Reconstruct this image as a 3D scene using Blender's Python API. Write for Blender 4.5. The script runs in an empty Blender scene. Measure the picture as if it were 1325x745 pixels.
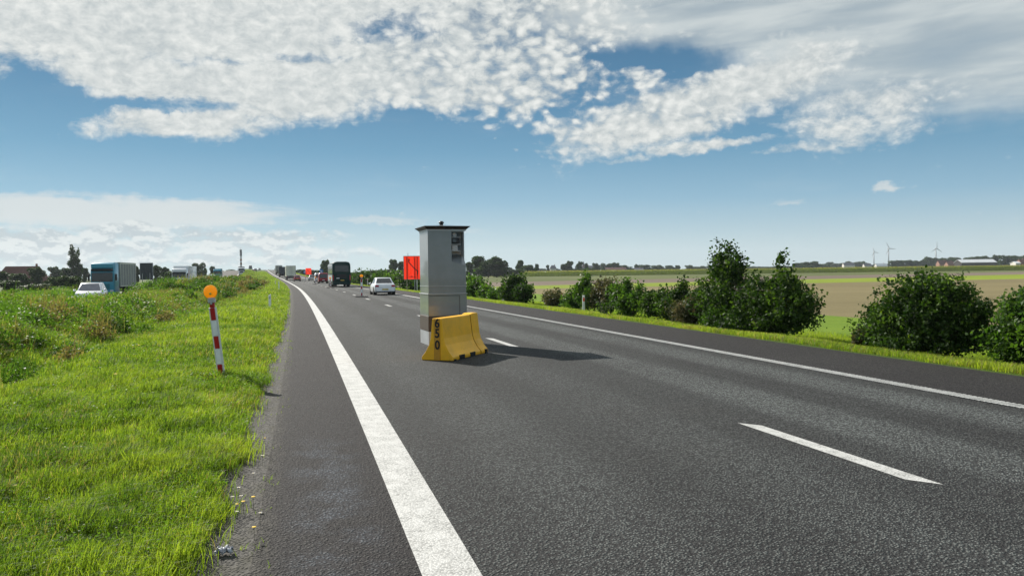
import bpy, math, random
import numpy as np
from mathutils import Vector, Matrix
R = math.radians
random.seed(7); rng = np.random.default_rng(7)
scn = bpy.context.scene
# ------------------------------------------------------------------ camera
F = 1020.0; CX, CY = 662.5, 372.5
YAW, PITCH, ROLL, H = R(14.9), R(1.09), R(0.72), 1.72
fwd = np.array([math.sin(YAW)*math.cos(PITCH), math.cos(YAW)*math.cos(PITCH), -math.sin(PITCH)])
right0 = np.array([math.cos(YAW), -math.sin(YAW), 0.0])
up0 = np.cross(right0, fwd)
cam_r = right0*math.cos(ROLL) - up0*math.sin(ROLL)
cam_u = up0*math.cos(ROLL) + right0*math.sin(ROLL)
cd = bpy.data.cameras.new('camera'); cam = bpy.data.objects.new('camera', cd)
scn.collection.objects.link(cam); scn.camera = cam
cam.matrix_world = Matrix(((cam_r[0], cam_u[0], -fwd[0], 0), (cam_r[1], cam_u[1], -fwd[1], 0), (cam_r[2], cam_u[2], -fwd[2], H), (0, 0, 0, 1)))
cd.sensor_width = 36.0; cd.lens = F/1325*36; cd.clip_start = 0.05; cd.clip_end = 20000
# ------------------------------------------------------------------ exposure, sun
scn.view_settings.view_transform = 'Standard'; scn.view_settings.look = 'None'
scn.view_settings.gamma = 1; scn.view_settings.exposure = 0.75
scn.view_settings.use_curve_mapping = False
scn.cycles.max_bounces = 6; scn.cycles.diffuse_bounces = 2; scn.cycles.glossy_bounces = 2
scn.cycles.transmission_bounces = 3; scn.cycles.transparent_max_bounces = 6; scn.cycles.volume_bounces = 0
SUN_DIR = Vector((-2.0, 4.05, 2.84)).normalized()
SUN_EL = math.asin(SUN_DIR.z); SUN_AZ = math.atan2(SUN_DIR.x, SUN_DIR.y)
sl = bpy.data.lights.new('sun', 'SUN'); sl.energy = 4.8; sl.angle = R(0.5); sl.color = (1.0, 0.94, 0.85)
so = bpy.data.objects.new('sun', sl); scn.collection.objects.link(so)
so.rotation_euler = SUN_DIR.to_track_quat('Z', 'Y').to_euler(); so.location = (-40, 80, 60)

def ray(px, py):
    d = fwd*F + cam_r*(px-CX) - cam_u*(py-CY); return d/np.linalg.norm(d)
def ground(px, py, z0=0.0):
    d = ray(px, py); t = (z0-H)/d[2]; return np.array([d[0]*t, d[1]*t, z0])
def at(px, depth, z=0.0):                       # point over the ground at an image column and a distance ahead
    k = (px-CX)/F
    return np.array([depth*(math.sin(YAW)+k*math.cos(YAW)), depth*(math.cos(YAW)-k*math.sin(YAW)), z])
def hz(px): return 356.5-0.0125*(px-391)        # image row of the level horizon
def zat(px, py, depth): return H + (hz(px)-py)*depth/F

# ------------------------------------------------------------------ world (sky texture + procedural clouds)
class NT:
    def __init__(s, tree): s.t = tree; s.n = tree.nodes; s.l = tree.links
    def node(s, typ, **kw):
        nd = s.n.new(typ)
        for k, v in kw.items(): setattr(nd, k, v)
        return nd
    def put(s, sock, v):
        if isinstance(v, bpy.types.NodeSocket): s.l.new(v, sock)
        elif v is not None: sock.default_value = v
    def m(s, op, a, b=None, c=None, clamp=False):
        nd = s.node('ShaderNodeMath', operation=op); nd.use_clamp = clamp
        s.put(nd.inputs[0], a)
        if b is not None: s.put(nd.inputs[1], b)
        if c is not None: s.put(nd.inputs[2], c)
        return nd.outputs[0]
    def mr(s, v, a, b, c=0.0, d=1.0, smooth=True):
        nd = s.node('ShaderNodeMapRange'); nd.interpolation_type = 'SMOOTHSTEP' if smooth else 'LINEAR'
        s.put(nd.inputs['Value'], v)
        for k, x in zip(('From Min', 'From Max', 'To Min', 'To Max'), (a, b, c, d)): s.put(nd.inputs[k], x)
        return nd.outputs[0]
    def xyz(s, x, y, z=0.0):
        nd = s.node('ShaderNodeCombineXYZ'); s.put(nd.inputs[0], x); s.put(nd.inputs[1], y); s.put(nd.inputs[2], z); return nd.outputs[0]
    def sep(s, v):
        nd = s.node('ShaderNodeSeparateXYZ'); s.put(nd.inputs[0], v); return nd.outputs
    def noise(s, v, scale, detail=4, rough=0.5, dist=0.0, lac=2.0):
        nd = s.node('ShaderNodeTexNoise'); nd.inputs['Scale'].default_value = scale
        nd.inputs['Detail'].default_value = detail; nd.inputs['Roughness'].default_value = rough
        nd.inputs['Distortion'].default_value = dist; nd.inputs['Lacunarity'].default_value = lac
        if v is not None: s.put(nd.inputs['Vector'], v)
        return nd.outputs[0]
    def voro(s, v, scale, feature='F1', rnd=1.0, out='Distance'):
        nd = s.node('ShaderNodeTexVoronoi', feature=feature); nd.inputs['Scale'].default_value = scale
        nd.inputs['Randomness'].default_value = rnd
        if v is not None: s.put(nd.inputs['Vector'], v)
        return nd.outputs[out]
    def mix(s, f, a, b, mode='MIX'):
        nd = s.node('ShaderNodeMix', data_type='RGBA', blend_type=mode)
        s.put(nd.inputs[0], f)
        for sock, v in ((nd.inputs[6], a), (nd.inputs[7], b)):
            if isinstance(v, (tuple, list)): v = (*v[:3], 1.0)
            s.put(sock, v)
        return nd.outputs[2]
    def ramp(s, f, stops):
        nd = s.node('ShaderNodeValToRGB'); cr = nd.color_ramp
        while len(cr.elements) < len(stops): cr.elements.new(0.5)
        for e, (p, c) in zip(cr.elements, stops): e.position = p; e.color = (*c[:3], 1)
        s.put(nd.inputs[0], f); return nd.outputs[0]

w = bpy.data.worlds.new('World'); scn.world = w; w.use_nodes = True
T = NT(w.node_tree); T.n.clear()
tc = T.node('ShaderNodeTexCoord')
sky = T.node('ShaderNodeTexSky', sky_type='NISHITA'); sky.sun_disc = False
sky.sun_elevation = SUN_EL; sky.sun_rotation = SUN_AZ; sky.altitude = 0; sky.air_density = 1.0; sky.dust_density = 0.6; sky.ozone_density = 2.5
dx, dy, dz = T.sep(tc.outputs['Generated'])
AZ = T.m('SUBTRACT', T.m('ARCTAN2', dx, dy), YAW)     # azimuth east of the road's bearing + 15 deg
EL = T.m('ARCSINE', dz)
ELp = T.m('MAXIMUM', EL, 0.0)
den = T.m('ADD', ELp, 0.15)
U = T.m('DIVIDE', AZ, den); V = T.m('LOGARITHM', den, math.e)
P1 = T.xyz(T.m('MULTIPLY', AZ, 2.7), T.m('MULTIPLY', EL, 4.0))
warp = T.noise(T.xyz(AZ, EL), 9, 4, 0.6)
warpc = T.m('SUBTRACT', warp, 0.5)
w1 = T.noise(T.xyz(AZ, EL, 3.0), 26, 6, 0.62); w2 = T.noise(T.xyz(AZ, EL, 7.0), 30, 6, 0.62)
AZ2 = T.m('ADD', AZ, T.m('MULTIPLY', T.m('SUBTRACT', w1, 0.5), 0.085)); EL2 = T.m('ADD', EL, T.m('MULTIPLY', T.m('SUBTRACT', w2, 0.5), 0.028))
def pxdir(px, py):
    d = ray(px, py); return math.atan2(d[0], d[1])-YAW, math.asin(d[2])
def ell(px, py, rx, ry, ang=0.0, a=0.55, b=1.25, gain=1.0):
    """soft elliptical patch of cloud cover centred on a direction of the sky"""
    ca, ce = pxdir(px, py); rx /= F; ry /= F; c, s_ = math.cos(R(ang)), math.sin(R(ang))
    X = T.m('SUBTRACT', AZ2, ca); Y = T.m('SUBTRACT', EL2, ce)
    X2 = T.m('ADD', T.m('MULTIPLY', X, c/rx), T.m('MULTIPLY', Y, s_/rx))
    Y2 = T.m('ADD', T.m('MULTIPLY', X, -s_/ry), T.m('MULTIPLY', Y, c/ry))
    L = T.m('SQRT', T.m('ADD', T.m('MULTIPLY', X2, X2), T.m('MULTIPLY', Y2, Y2)))
    return T.mr(L, a, b, gain, 0.0)
def union(lst):
    o = lst[0]
    for e in lst[1:]: o = T.m('MAXIMUM', o, e)
    return o
# altocumulus field
alto = union([ell(150, -40, 430, 125, 0), ell(520, 10, 310, 118, -3), ell(300, 108, 240, 44, 0, .5, 1.3), ell(600, 100, 200, 48, -3, .5, 1.3), ell(230, 158, 160, 22, 3, .3, 1.3, .86), ell(330, 140, 120, 20, 0, .3, 1.3, .8), ell(700, 40, 95, 100, 0, .4, 1.3, .84),
              ell(690, 100, 100, 44, 0, .3, 1.3, .78), ell(860, 150, 180, 44, 12, .3, 1.3, .92), ell(960, 112, 160, 46, 14, .3, 1.3, .88), ell(850, 85, 80, 30, 25, .3, 1.3, .60), ell(790, 172, 140, 22, -6, .3, 1.3, .72), ell(800, 207, 50, 7, 0, .3, 1.3, .55),
              ell(1110, 150, 115, 48, 6, .2, 1.3, .62), ell(900, 190, 110, 10, 3, .3, 1.3, .68), ell(1060, 188, 90, 8, 2, .3, 1.3, .5), ell(0, 92, 30, 16, 0, .3, 1.3, .7)])
hole = union([ell(500, 38, 100, 26, 8, .1, 1.3, .62), ell(270, 80, 90, 7, 3, .2, 1.3, .40), ell(30, 130, 90, 40, 0, .4, 1.2, .6), ell(230, 134, 110, 9, 2, .2, 1.3, .55), ell(880, 72, 120, 20, -4, .3, 1.3, .8), ell(410, 74, 100, 7, 3, .2, 1.2, .34), ell(560, 8, 60, 8, 10, .2, 1.2, .3)])
nw = T.node('ShaderNodeTexNoise'); nw.inputs['Scale'].default_value = 7; nw.inputs['Detail'].default_value = 3; T.put(nw.inputs['Vector'], P1)
vs = T.node('ShaderNodeVectorMath', operation='SCALE'); T.put(vs.inputs[0], nw.outputs[1]); vs.inputs['Scale'].default_value = 0.07
vec_w = T.node('ShaderNodeVectorMath', operation='ADD'); T.put(vec_w.inputs[0], P1); T.l.new(vs.outputs[0], vec_w.inputs[1])
P2 = vec_w.outputs[0]
puff = T.voro(P2, 25, 'SMOOTH_F1')
puffn = T.mr(T.m('ADD', puff, T.m('MULTIPLY', T.m('SUBTRACT', T.noise(P2, 60, 5, .6), .5), .30)), 0.05, 0.62, 1.0, 0.0, False)
puffamt = union([ell(690, 80, 150, 130, 0, .3, 1.3), ell(560, 90, 120, 60, 0, .3, 1.3, .8), ell(850, 130, 140, 60, 0, .3, 1.3, .7)])
puffamt = T.m('ADD', T.m('MULTIPLY', puffamt, .75), .25)
puffc = T.m('ADD', T.m('MULTIPLY', T.m('SUBTRACT', puffn, .55), puffamt), .55)
fine = T.noise(P2, 26, 7, 0.66)
mid = T.noise(P2, 6.5, 5, 0.6)
streak = T.noise(T.xyz(T.m('MULTIPLY', AZ, 6.0), T.m('MULTIPLY', EL, 40.0)), 1.0, 5, .6, .8)
tex = T.m('ADD', T.m('ADD', T.m('MULTIPLY', puffc, 0.62), T.m('MULTIPLY', fine, 0.50)), T.m('ADD', T.m('MULTIPLY', mid, 0.65), T.m('MULTIPLY', streak, .40)))
cov = T.m('SUBTRACT', T.m('ADD', alto, T.m('MULTIPLY', warpc, 0.45)), hole)
cap = T.m('SUBTRACT', 1.25, T.m('MULTIPLY', puffamt, .46))      # the rippled parts stay broken, with blue between the puffs
cov = T.m('MINIMUM', cov, cap)
gain = T.m('ADD', 1.0, T.m('MULTIPLY', puffamt, .35))
texg = T.m('ADD', T.m('MULTIPLY', T.m('SUBTRACT', tex, 1.05), gain), 1.05)
aA = T.mr(T.m('ADD', T.m('MULTIPLY', cov, 1.15), texg), 1.28, 2.02, 0.0, 1.0)
aA = T.m('POWER', aA, 0.8)
shadeA = T.mr(T.m('ADD', T.m('MULTIPLY', fine, .55), T.m('ADD', T.m('MULTIPLY', puffc, .38), T.m('MULTIPLY', mid, .25))), 0.40, 0.80, 0.0, 1.0)
colA = T.mix(shadeA, (3.0, 3.3, 3.38), (4.9, 5.0, 4.85))
# thin veil (upper right)
veil = union([ell(1080, -10, 360, 120, -4, .45, 1.3), ell(1260, 60, 280, 80, -6, .4, 1.3), ell(880, 0, 190, 66, 0, .4, 1.3), ell(1180, 108, 200, 36, -5, .3, 1.3, .9)])
vn = T.noise(T.xyz(T.m('ADD', T.m('MULTIPLY', AZ, 3.0), T.m('MULTIPLY', EL, -3.0)), T.m('MULTIPLY', EL, 16.0)), 2.0, 4, 0.5, 0.3)
veil = T.m('SUBTRACT', veil, union([ell(860, 84, 130, 24, -3, .3, 1.3, .6)]))
aV = T.mr(T.m('ADD', T.m('MULTIPLY', veil, 0.75), T.m('MULTIPLY', vn, 0.8)), 0.42, 1.30, 0.0, 0.93)
colV = T.mix(T.mr(vn, .35, .7), (2.8, 3.2, 3.35), (3.8, 4.1, 4.12))
# low stratiform bands and wisps
band = union([ell(150, 276, 270, 27, 0, .3, 1.25), ell(60, 262, 140, 10, 0, .3, 1.3, .7), ell(1150, 241, 28, 8, 0, .2, 1.3, .85), ell(1022, 259, 36, 6, 12, .2, 1.3, .55), ell(606, 153, 40, 6, -6, .2, 1.3, .5), ell(500, 284, 90, 8, 0, .3, 1.3, .6), ell(548, 219, 22, 3, 0, .3, 1.3, .4),
              ell(620, 170, 60, 4, -8, .3, 1.3, .25), ell(970, 243, 40, 3, 0, .3, 1.3, .3), ell(910, 275, 5, 8, 0, .3, 1.3, .35), ell(600, 300, 120, 7, 0, .3, 1.3, .45)])
bn = T.noise(T.xyz(T.m('MULTIPLY', AZ, 9.0), T.m('MULTIPLY', EL, 75.0)), 1.3, 6, 0.6, 0.5)
aB = T.mr(T.m('ADD', T.m('MULTIPLY', band, 0.8), T.m('MULTIPLY', bn, 0.9)), 0.68, 1.22, 0.0, 0.9)
# low cumulus near the left horizon
low = union([ell(40, 318, 130, 24, 0, .4, 1.3), ell(160, 300, 110, 16, 0, .3, 1.3, .8), ell(300, 312, 170, 22, 0, .3, 1.3, .8), ell(430, 305, 60, 12, 0, .3, 1.3, .6), ell(150, 330, 420, 22, 0, .4, 1.4, .75)])
ln = T.noise(T.xyz(T.m('MULTIPLY', AZ, 30.0), T.m('MULTIPLY', EL, 60.0)), 0.95, 8, 0.62, 0.0)
aL = T.mr(T.m('ADD', T.m('MULTIPLY', low, 0.75), ln), 0.84, 1.12, 0.0, 0.95)
ln2 = T.noise(T.xyz(T.m('MULTIPLY', AZ, 30.0), T.m('ADD', T.m('MULTIPLY', EL, 60.0), 0.35)), 0.95, 8, 0.62, 0.0)
colL = T.mix(T.mr(T.m('SUBTRACT', ln, ln2), -0.05, 0.06, 0.0, 1.0), (2.8, 3.2, 3.4), (4.3, 4.55, 4.5))
# clear sky: the sky texture's own colour graded deeper, paler towards the horizon
ms = 0.40
grad = T.ramp(T.m('MULTIPLY', ELp, 1/ms), [(0.0, (.39, .46, .48)), (.035/ms, (.33, .42, .455)), (.09/ms, (.175, .305, .40)), (.15/ms, (.090, .215, .318)), (.22/ms, (.048, .143, .240)), (.33/ms, (.026, .084, .158))])
gsc = T.node('ShaderNodeVectorMath', operation='SCALE'); T.put(gsc.inputs[0], grad); gsc.inputs['Scale'].default_value = 10.0
skyc = T.mix(1.0, sky.outputs[0], (0.13, 0.245, 0.33), 'MULTIPLY')
c0 = T.mix(0.22, gsc.outputs[0], skyc)
c1 = T.mix(aV, c0, colV)
c2 = T.mix(aA, c1, colA)
c3 = T.mix(aB, c2, (3.95, 4.2, 4.2))
c4 = T.mix(aL, c3, colL)
# broken bright cloud added out of view, over and behind the camera, for fill light
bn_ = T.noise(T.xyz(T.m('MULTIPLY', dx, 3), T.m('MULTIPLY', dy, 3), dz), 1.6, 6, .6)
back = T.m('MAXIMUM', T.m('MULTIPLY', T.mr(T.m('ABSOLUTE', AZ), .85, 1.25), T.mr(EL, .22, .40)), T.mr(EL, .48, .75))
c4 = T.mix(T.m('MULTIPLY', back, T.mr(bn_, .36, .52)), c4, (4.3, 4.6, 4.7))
below = T.mr(EL, -0.03, -0.005, 0.0, 1.0)
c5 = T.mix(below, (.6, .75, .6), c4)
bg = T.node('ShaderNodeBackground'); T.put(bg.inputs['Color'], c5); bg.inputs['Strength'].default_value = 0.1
wo = T.node('ShaderNodeOutputWorld'); T.l.new(bg.outputs[0], wo.inputs[0])
w.cycles.sampling_method = 'MANUAL'; w.cycles.sample_map_resolution = 1024

# ------------------------------------------------------------------ helpers
COL = scn.collection
def tag(o, label=None, cat=None, group=None, kind=None):
    if label: o['label'] = label
    if cat: o['category'] = cat
    if group: o['group'] = group
    if kind: o['kind'] = kind
    return o
def empty(name, loc, rz=0.0, label=None, cat=None, group=None, scale=None):
    o = bpy.data.objects.new(name, None); COL.objects.link(o); o.location = loc; o.rotation_euler = (0, 0, rz)
    o.empty_display_size = 0.2
    if scale: o.scale = scale
    return tag(o, label, cat, group)
def copy_tree(o, parent=None):
    c = o.copy(); COL.objects.link(c)
    if parent: c.parent = parent
    for ch in list(o.children): copy_tree(ch, c)
    return c
class MB:
    def __init__(s): s.v = []; s.f = []; s.mi = []; s.uv = None
    def add(s, vs, fs, M=None, mi=0):
        b = len(s.v)
        for p in vs:
            p = Vector(p)
            if M is not None: p = M @ p
            s.v.append(p[:])
        for f in fs: s.f.append([b+i for i in f]); s.mi.append(mi)
        return s
    def box(s, c, d, M=None, mi=0, tx=1.0, ty=1.0):   # tx,ty taper of the top
        x, y, z = c; a, b, h = d[0]/2, d[1]/2, d[2]/2
        vs = [(x-a, y-b, z-h), (x+a, y-b, z-h), (x+a, y+b, z-h), (x-a, y+b, z-h), (x-a*tx, y-b*ty, z+h), (x+a*tx, y-b*ty, z+h), (x+a*tx, y+b*ty, z+h), (x-a*tx, y+b*ty, z+h)]
        return s.add(vs, [(0, 3, 2, 1), (4, 5, 6, 7), (0, 1, 5, 4), (1, 2, 6, 5), (2, 3, 7, 6), (3, 0, 4, 7)], M, mi)
    def cyl(s, p0, p1, r0, r1=None, n=12, M=None, mi=0, caps=True):
        r1 = r0 if r1 is None else r1
        p0 = Vector(p0); p1 = Vector(p1); ax = (p1-p0).normalized()
        u = ax.orthogonal().normalized(); v = ax.cross(u)
        vs = []
        for p, r in ((p0, r0), (p1, r1)):
            for i in range(n):
                a = 2*math.pi*i/n; vs.append(p+u*(r*math.cos(a))+v*(r*math.sin(a)))
        fs = [(i, (i+1) % n, n+(i+1) % n, n+i) for i in range(n)]
        if caps: fs += [tuple(range(n))[::-1], tuple(range(n, 2*n))]
        return s.add(vs, fs, M, mi)
    def tube(s, pts, rs, n=6, M=None, mi=0):
        for i in range(len(pts)-1): s.cyl(pts[i], pts[i+1], rs[i], rs[i+1], n, M, mi)
        return s
    def lathe(s, prof, n=20, M=None, mi=0, ax='z'):    # prof (r, z)
        vs = []
        for r, z in prof:
            for i in range(n):
                a = 2*math.pi*i/n; p = (r*math.cos(a), r*math.sin(a), z)
                if ax == 'y': p = (p[0], z, p[1])
                if ax == 'x': p = (z, p[0], p[1])
                vs.append(p)
        fs = []
        for k in range(len(prof)-1):
            for i in range(n): fs.append((k*n+i, k*n+(i+1) % n, (k+1)*n+(i+1) % n, (k+1)*n+i))
        fs.append(tuple(range(n))[::-1]); fs.append(tuple(range((len(prof)-1)*n, len(prof)*n)))
        return s.add(vs, fs, M, mi)
    def loft(s, rings, M=None, mi=0, caps=True):
        n = len(rings[0]); vs = [p for r in rings for p in r]; fs = []
        for k in range(len(rings)-1):
            for i in range(n): fs.append((k*n+i, k*n+(i+1) % n, (k+1)*n+(i+1) % n, (k+1)*n+i))
        if caps: fs.append(tuple(range(n))[::-1]); fs.append(tuple(range((len(rings)-1)*n, len(rings)*n)))
        return s.add(vs, fs, M, mi)
    def quad(s, a, b, c, d, mi=0): return s.add([a, b, c, d], [(0, 1, 2, 3)], None, mi)
    def build(s, name, mats, parent=None, smooth=False, bevel=0.0, seg=2, loc=None):
        me = bpy.data.meshes.new(name); me.from_pydata(s.v, [], s.f)
        if not isinstance(mats, (list, tuple)): mats = [mats]
        for m in mats: me.materials.append(m)
        for p, i in zip(me.polygons, s.mi): p.material_index = i; p.use_smooth = smooth
        import bmesh
        bm = bmesh.new(); bm.from_mesh(me); bmesh.ops.recalc_face_normals(bm, faces=bm.faces); bm.to_mesh(me); bm.free()
        me.update()
        o = bpy.data.objects.new(name, me); COL.objects.link(o)
        if parent: o.parent = parent
        if loc is not None: o.location = loc
        if bevel:
            b = o.modifiers.new('bevel', 'BEVEL'); b.width = bevel; b.segments = seg; b.limit_method = 'ANGLE'; b.angle_limit = R(35)
        return o
def npmesh(name, V, Fq, mat, uv=None, attr=None, parent=None, smooth=False, nper=4):
    """mesh from numpy arrays; Fq = (n, nper) indices"""
    me = bpy.data.meshes.new(name)
    V = np.asarray(V, np.float32); Fq = np.asarray(Fq, np.int32)
    me.vertices.add(len(V)); me.vertices.foreach_set('co', V.ravel())
    me.loops.add(Fq.size); me.loops.foreach_set('vertex_index', Fq.ravel())
    me.polygons.add(len(Fq)); me.polygons.foreach_set('loop_start', np.arange(0, Fq.size, nper, dtype=np.int32))
    me.polygons.foreach_set('loop_total', np.full(len(Fq), nper, np.int32))
    if smooth: me.polygons.foreach_set('use_smooth', np.ones(len(Fq), bool))
    if uv is not None:
        l = me.uv_layers.new(name='UVMap'); l.data.foreach_set('uv', np.asarray(uv, np.float32)[Fq.ravel()].ravel())
    for k, a in (attr or {}).items():
        at_ = me.attributes.new(k, 'FLOAT', 'POINT'); at_.data.foreach_set('value', np.asarray(a, np.float32))
    me.update(calc_edges=True); me.validate()
    for m in (mat if isinstance(mat, (list, tuple)) else [mat]): me.materials.append(m)
    o = bpy.data.objects.new(name, me); COL.objects.link(o)
    if parent: o.parent = parent
    return o
def hash2(ix, iy, seed):
    h = (ix.astype(np.int64)*374761393 + iy.astype(np.int64)*668265263 + seed*1442695041) & 0x7fffffff
    h = ((h ^ (h >> 13))*1274126177) & 0x7fffffff
    return ((h ^ (h >> 16)) & 0xffff)/65535.0
def vn2(x, y, s, seed=0):
    x = np.asarray(x, float)/s; y = np.asarray(y, float)/s
    ix = np.floor(x); iy = np.floor(y); fx = x-ix; fy = y-iy; fx = fx*fx*(3-2*fx); fy = fy*fy*(3-2*fy)
    a = hash2(ix, iy, seed); b = hash2(ix+1, iy, seed); c = hash2(ix, iy+1, seed); d = hash2(ix+1, iy+1, seed)
    return a*(1-fx)*(1-fy)+b*fx*(1-fy)+c*(1-fx)*fy+d*fx*fy

# ------------------------------------------------------------------ materials
def mat(name):
    m = bpy.data.materials.new(name); m.use_nodes = True; t = NT(m.node_tree); t.n.clear()
    out = t.node('ShaderNodeOutputMaterial'); return m, t, out
def pbr(name, col, rough=0.5, metal=0.0, var=0.12, scale=3.0, bump=0.0, bscale=40.0, spec=0.5, coat=0.0, trans=0.0, alpha=1.0, dirt=None, ior=1.45):
    m, t, out = mat(name); b = t.node('ShaderNodeBsdfPrincipled'); t.l.new(b.outputs[0], out.inputs[0])
    tcn = t.node('ShaderNodeTexCoord'); ob = tcn.outputs['Object']
    n = t.noise(ob, scale, 5, 0.6)
    c = t.mix(t.mr(n, 0.3, 0.7, 0, 1), tuple(x*(1-var) for x in col), tuple(min(1, x*(1+var)) for x in col))
    if dirt:
        n2 = t.noise(ob, scale*2.7, 6, 0.7, 0.6); c = t.mix(t.mr(n2, 0.52, 0.72, 0, dirt[1]), c, dirt[0])
    t.put(b.inputs['Base Color'], c); b.inputs['Roughness'].default_value = rough; b.inputs['Metallic'].default_value = metal
    t.put(b.inputs['Roughness'], t.mr(n, .2, .8, rough*.88, min(1, rough*1.12)))
    b.inputs['Specular IOR Level'].default_value = spec; b.inputs['Coat Weight'].default_value = coat
    b.inputs['Transmission Weight'].default_value = trans; b.inputs['IOR'].default_value = ior
    if bump:
        bn_ = t.node('ShaderNodeBump'); bn_.inputs['Strength'].default_value = bump; bn_.inputs['Distance'].default_value = 0.01
        t.put(bn_.inputs['Height'], t.noise(ob, bscale, 4, 0.6)); t.l.new(bn_.outputs[0], b.inputs['Normal'])
    return m
def leafmat(name, stops, trans=0.5, tcol=(1.7, 1.9, 0.7), rough=0.55, attr='tint', spec=0.15):
    """two-sided leaf: reflects and lets light through; tint attribute picks the leaf's own colour"""
    m, t, out = mat(name); a = t.node('ShaderNodeAttribute'); a.attribute_name = attr
    g = t.node('ShaderNodeNewGeometry'); nz = t.noise(g.outputs['Position'], 0.9, 3, 0.6)
    f = t.m('ADD', a.outputs['Fac'], t.m('MULTIPLY', t.m('SUBTRACT', nz, 0.5), 0.22), clamp=True)
    c = t.ramp(f, stops)
    b = t.node('ShaderNodeBsdfPrincipled'); t.put(b.inputs['Base Color'], c); b.inputs['Roughness'].default_value = rough
    b.inputs['Specular IOR Level'].default_value = spec
    tr = t.node('ShaderNodeBsdfTranslucent'); t.put(tr.inputs['Color'], t.mix(1.0, c, tcol, 'MULTIPLY'))
    mx = t.node('ShaderNodeMixShader'); mx.inputs[0].default_value = trans
    t.l.new(b.outputs[0], mx.inputs[1]); t.l.new(tr.outputs[0], mx.inputs[2]); t.l.new(mx.outputs[0], out.inputs[0])
    return m
M = {}
GREEN = [(0.0, (.026, .055, .012)), (0.3, (.062, .108, .014)), (0.65, (.130, .185, .020)), (0.86, (.21, .255, .030)), (0.93, (.21, .17, .06)), (1.0, (.30, .22, .12))]
M['grass'] = leafmat('grass', GREEN, 0.5, (1.75, 1.95, .85))
M['weed'] = leafmat('weed', [(0.0, (.032, .068, .012)), (0.4, (.07, .135, .018)), (0.68, (.125, .20, .024)), (0.8, (.15, .15, .055)), (1.0, (.15, .105, .06))], 0.45, (1.7, 1.9, .8))
M['leaf'] = leafmat('leaf', [(0.0, (.009, .022, .008)), (0.5, (.026, .052, .012)), (0.85, (.072, .125, .022)), (0.95, (.10, .13, .02)), (1.0, (.11, .06, .02))], 0.30, (1.7, 2.0, .6), 0.6, spec=0.12)
M['leaf_light'] = leafmat('leaf_light', [(0.0, (.018, .042, .010)), (0.5, (.042, .085, .018)), (1.0, (.085, .135, .026))], 0.42, (1.7, 2.0, .6), 0.45)
M['leaf_brown'] = leafmat('leaf_brown', [(0.0, (.035, .055, .02)), (0.5, (.075, .08, .038)), (1.0, (.13, .10, .06))], 0.35, (1.4, 1.3, .8), 0.6)
M['far_leaf'] = leafmat('far_leaf', [(0.0, (.018, .038, .014)), (0.5, (.032, .060, .018)), (1.0, (.055, .088, .022))], 0.25, (1.6, 1.8, .7), 0.6, spec=0.15)
M['corn'] = leafmat('corn', [(0.0, (.10, .14, .025)), (0.5, (.16, .19, .035)), (1.0, (.30, .26, .10))], 0.5, (1.6, 1.6, .8))
M['bark'] = pbr('bark', (.07, .055, .04), .9, var=.3, scale=9, bump=.6)
M['alu'] = pbr('alu', (.20, .218, .228), .34, metal=.15, coat=.6, spec=.7, var=.07, scale=2.5, dirt=((.17, .18, .18), .35), bump=.03, bscale=8)
M['niche'] = pbr('niche', (.42, .45, .48), .6, var=.03)
M['alu_band'] = pbr('alu_band', (.075, .055, .042), .5, metal=.3, var=.12, scale=6)
M['alu_light'] = pbr('alu_light', (.42, .44, .46), .4, metal=.3, var=.06)
M['dark'] = pbr('dark', (.012, .012, .014), .5, var=.2)
M['roofdark'] = pbr('roofdark', (.035, .028, .025), .45, metal=.2, var=.4, scale=9)
M['yellow'] = pbr('yellow', (.90, .47, .016), .42, var=.10, scale=2.2, dirt=((.45, .26, .03), .35), bump=.12, bscale=14)
M['yellow_d'] = pbr('yellow_d', (.55, .27, .02), .55, var=.15, scale=5, dirt=((.16, .09, .03), .5))
M['blackpaint'] = pbr('blackpaint', (.014, .012, .012), .6, var=.3, scale=12)
M['white_plastic'] = pbr('white_plastic', (.66, .68, .68), .35, var=.06, dirt=((.42, .42, .38), .4), scale=8)
M['redref'] = pbr('redref', (.42, .012, .018), .3, var=.12, scale=9)
M['whiteref'] = pbr('whiteref', (.82, .84, .84), .3, var=.05, scale=9)
M['grey_plastic'] = pbr('grey_plastic', (.40, .41, .42), .4, var=.08, dirt=((.2, .2, .18), .3))
M['rubber'] = pbr('rubber', (.022, .022, .023), .85, var=.2)
M['tyre'] = pbr('tyre', (.018, .018, .018), .9, var=.2)
M['rim'] = pbr('rim', (.42, .43, .44), .35, metal=.8)
M['glass'] = pbr('glass', (.022, .028, .034), .06, var=.1, spec=.8)
M['glass_light'] = pbr('glass_light', (.13, .13, .16), .08, var=.15, spec=1.0)
M['car_white'] = pbr('car_white', (.74, .76, .78), .3, var=.02, coat=.6)
M['car_silver'] = pbr('car_silver', (.36, .38, .41), .32, metal=.5, var=.03, coat=.5)
M['car_red'] = pbr('car_red', (.33, .012, .022), .3, var=.05, coat=.6)
M['car_dark'] = pbr('car_dark', (.03, .032, .036), .3, var=.05, coat=.6)
M['teal'] = pbr('teal', (.02, .25, .36), .32, var=.05, coat=.5)
M['teal_dark'] = pbr('teal_dark', (.012, .15, .19), .5, var=.1)
M['bus_green'] = pbr('bus_green', (.004, .030, .028), .35, var=.05, spec=.25)
M['tarp_grey'] = pbr('tarp_grey', (.26, .27, .25), .6, var=.12, scale=1.4, dirt=((.17, .17, .16), .4))
M['trailer_cream'] = pbr('trailer_cream', (.66, .66, .56), .5, var=.06, scale=.8)
M['plate'] = pbr('plate', (.60, .42, .05), .5)
M['lamp_red'] = pbr('lamp_red', (.38, .012, .03), .2, spec=.7)
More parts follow.
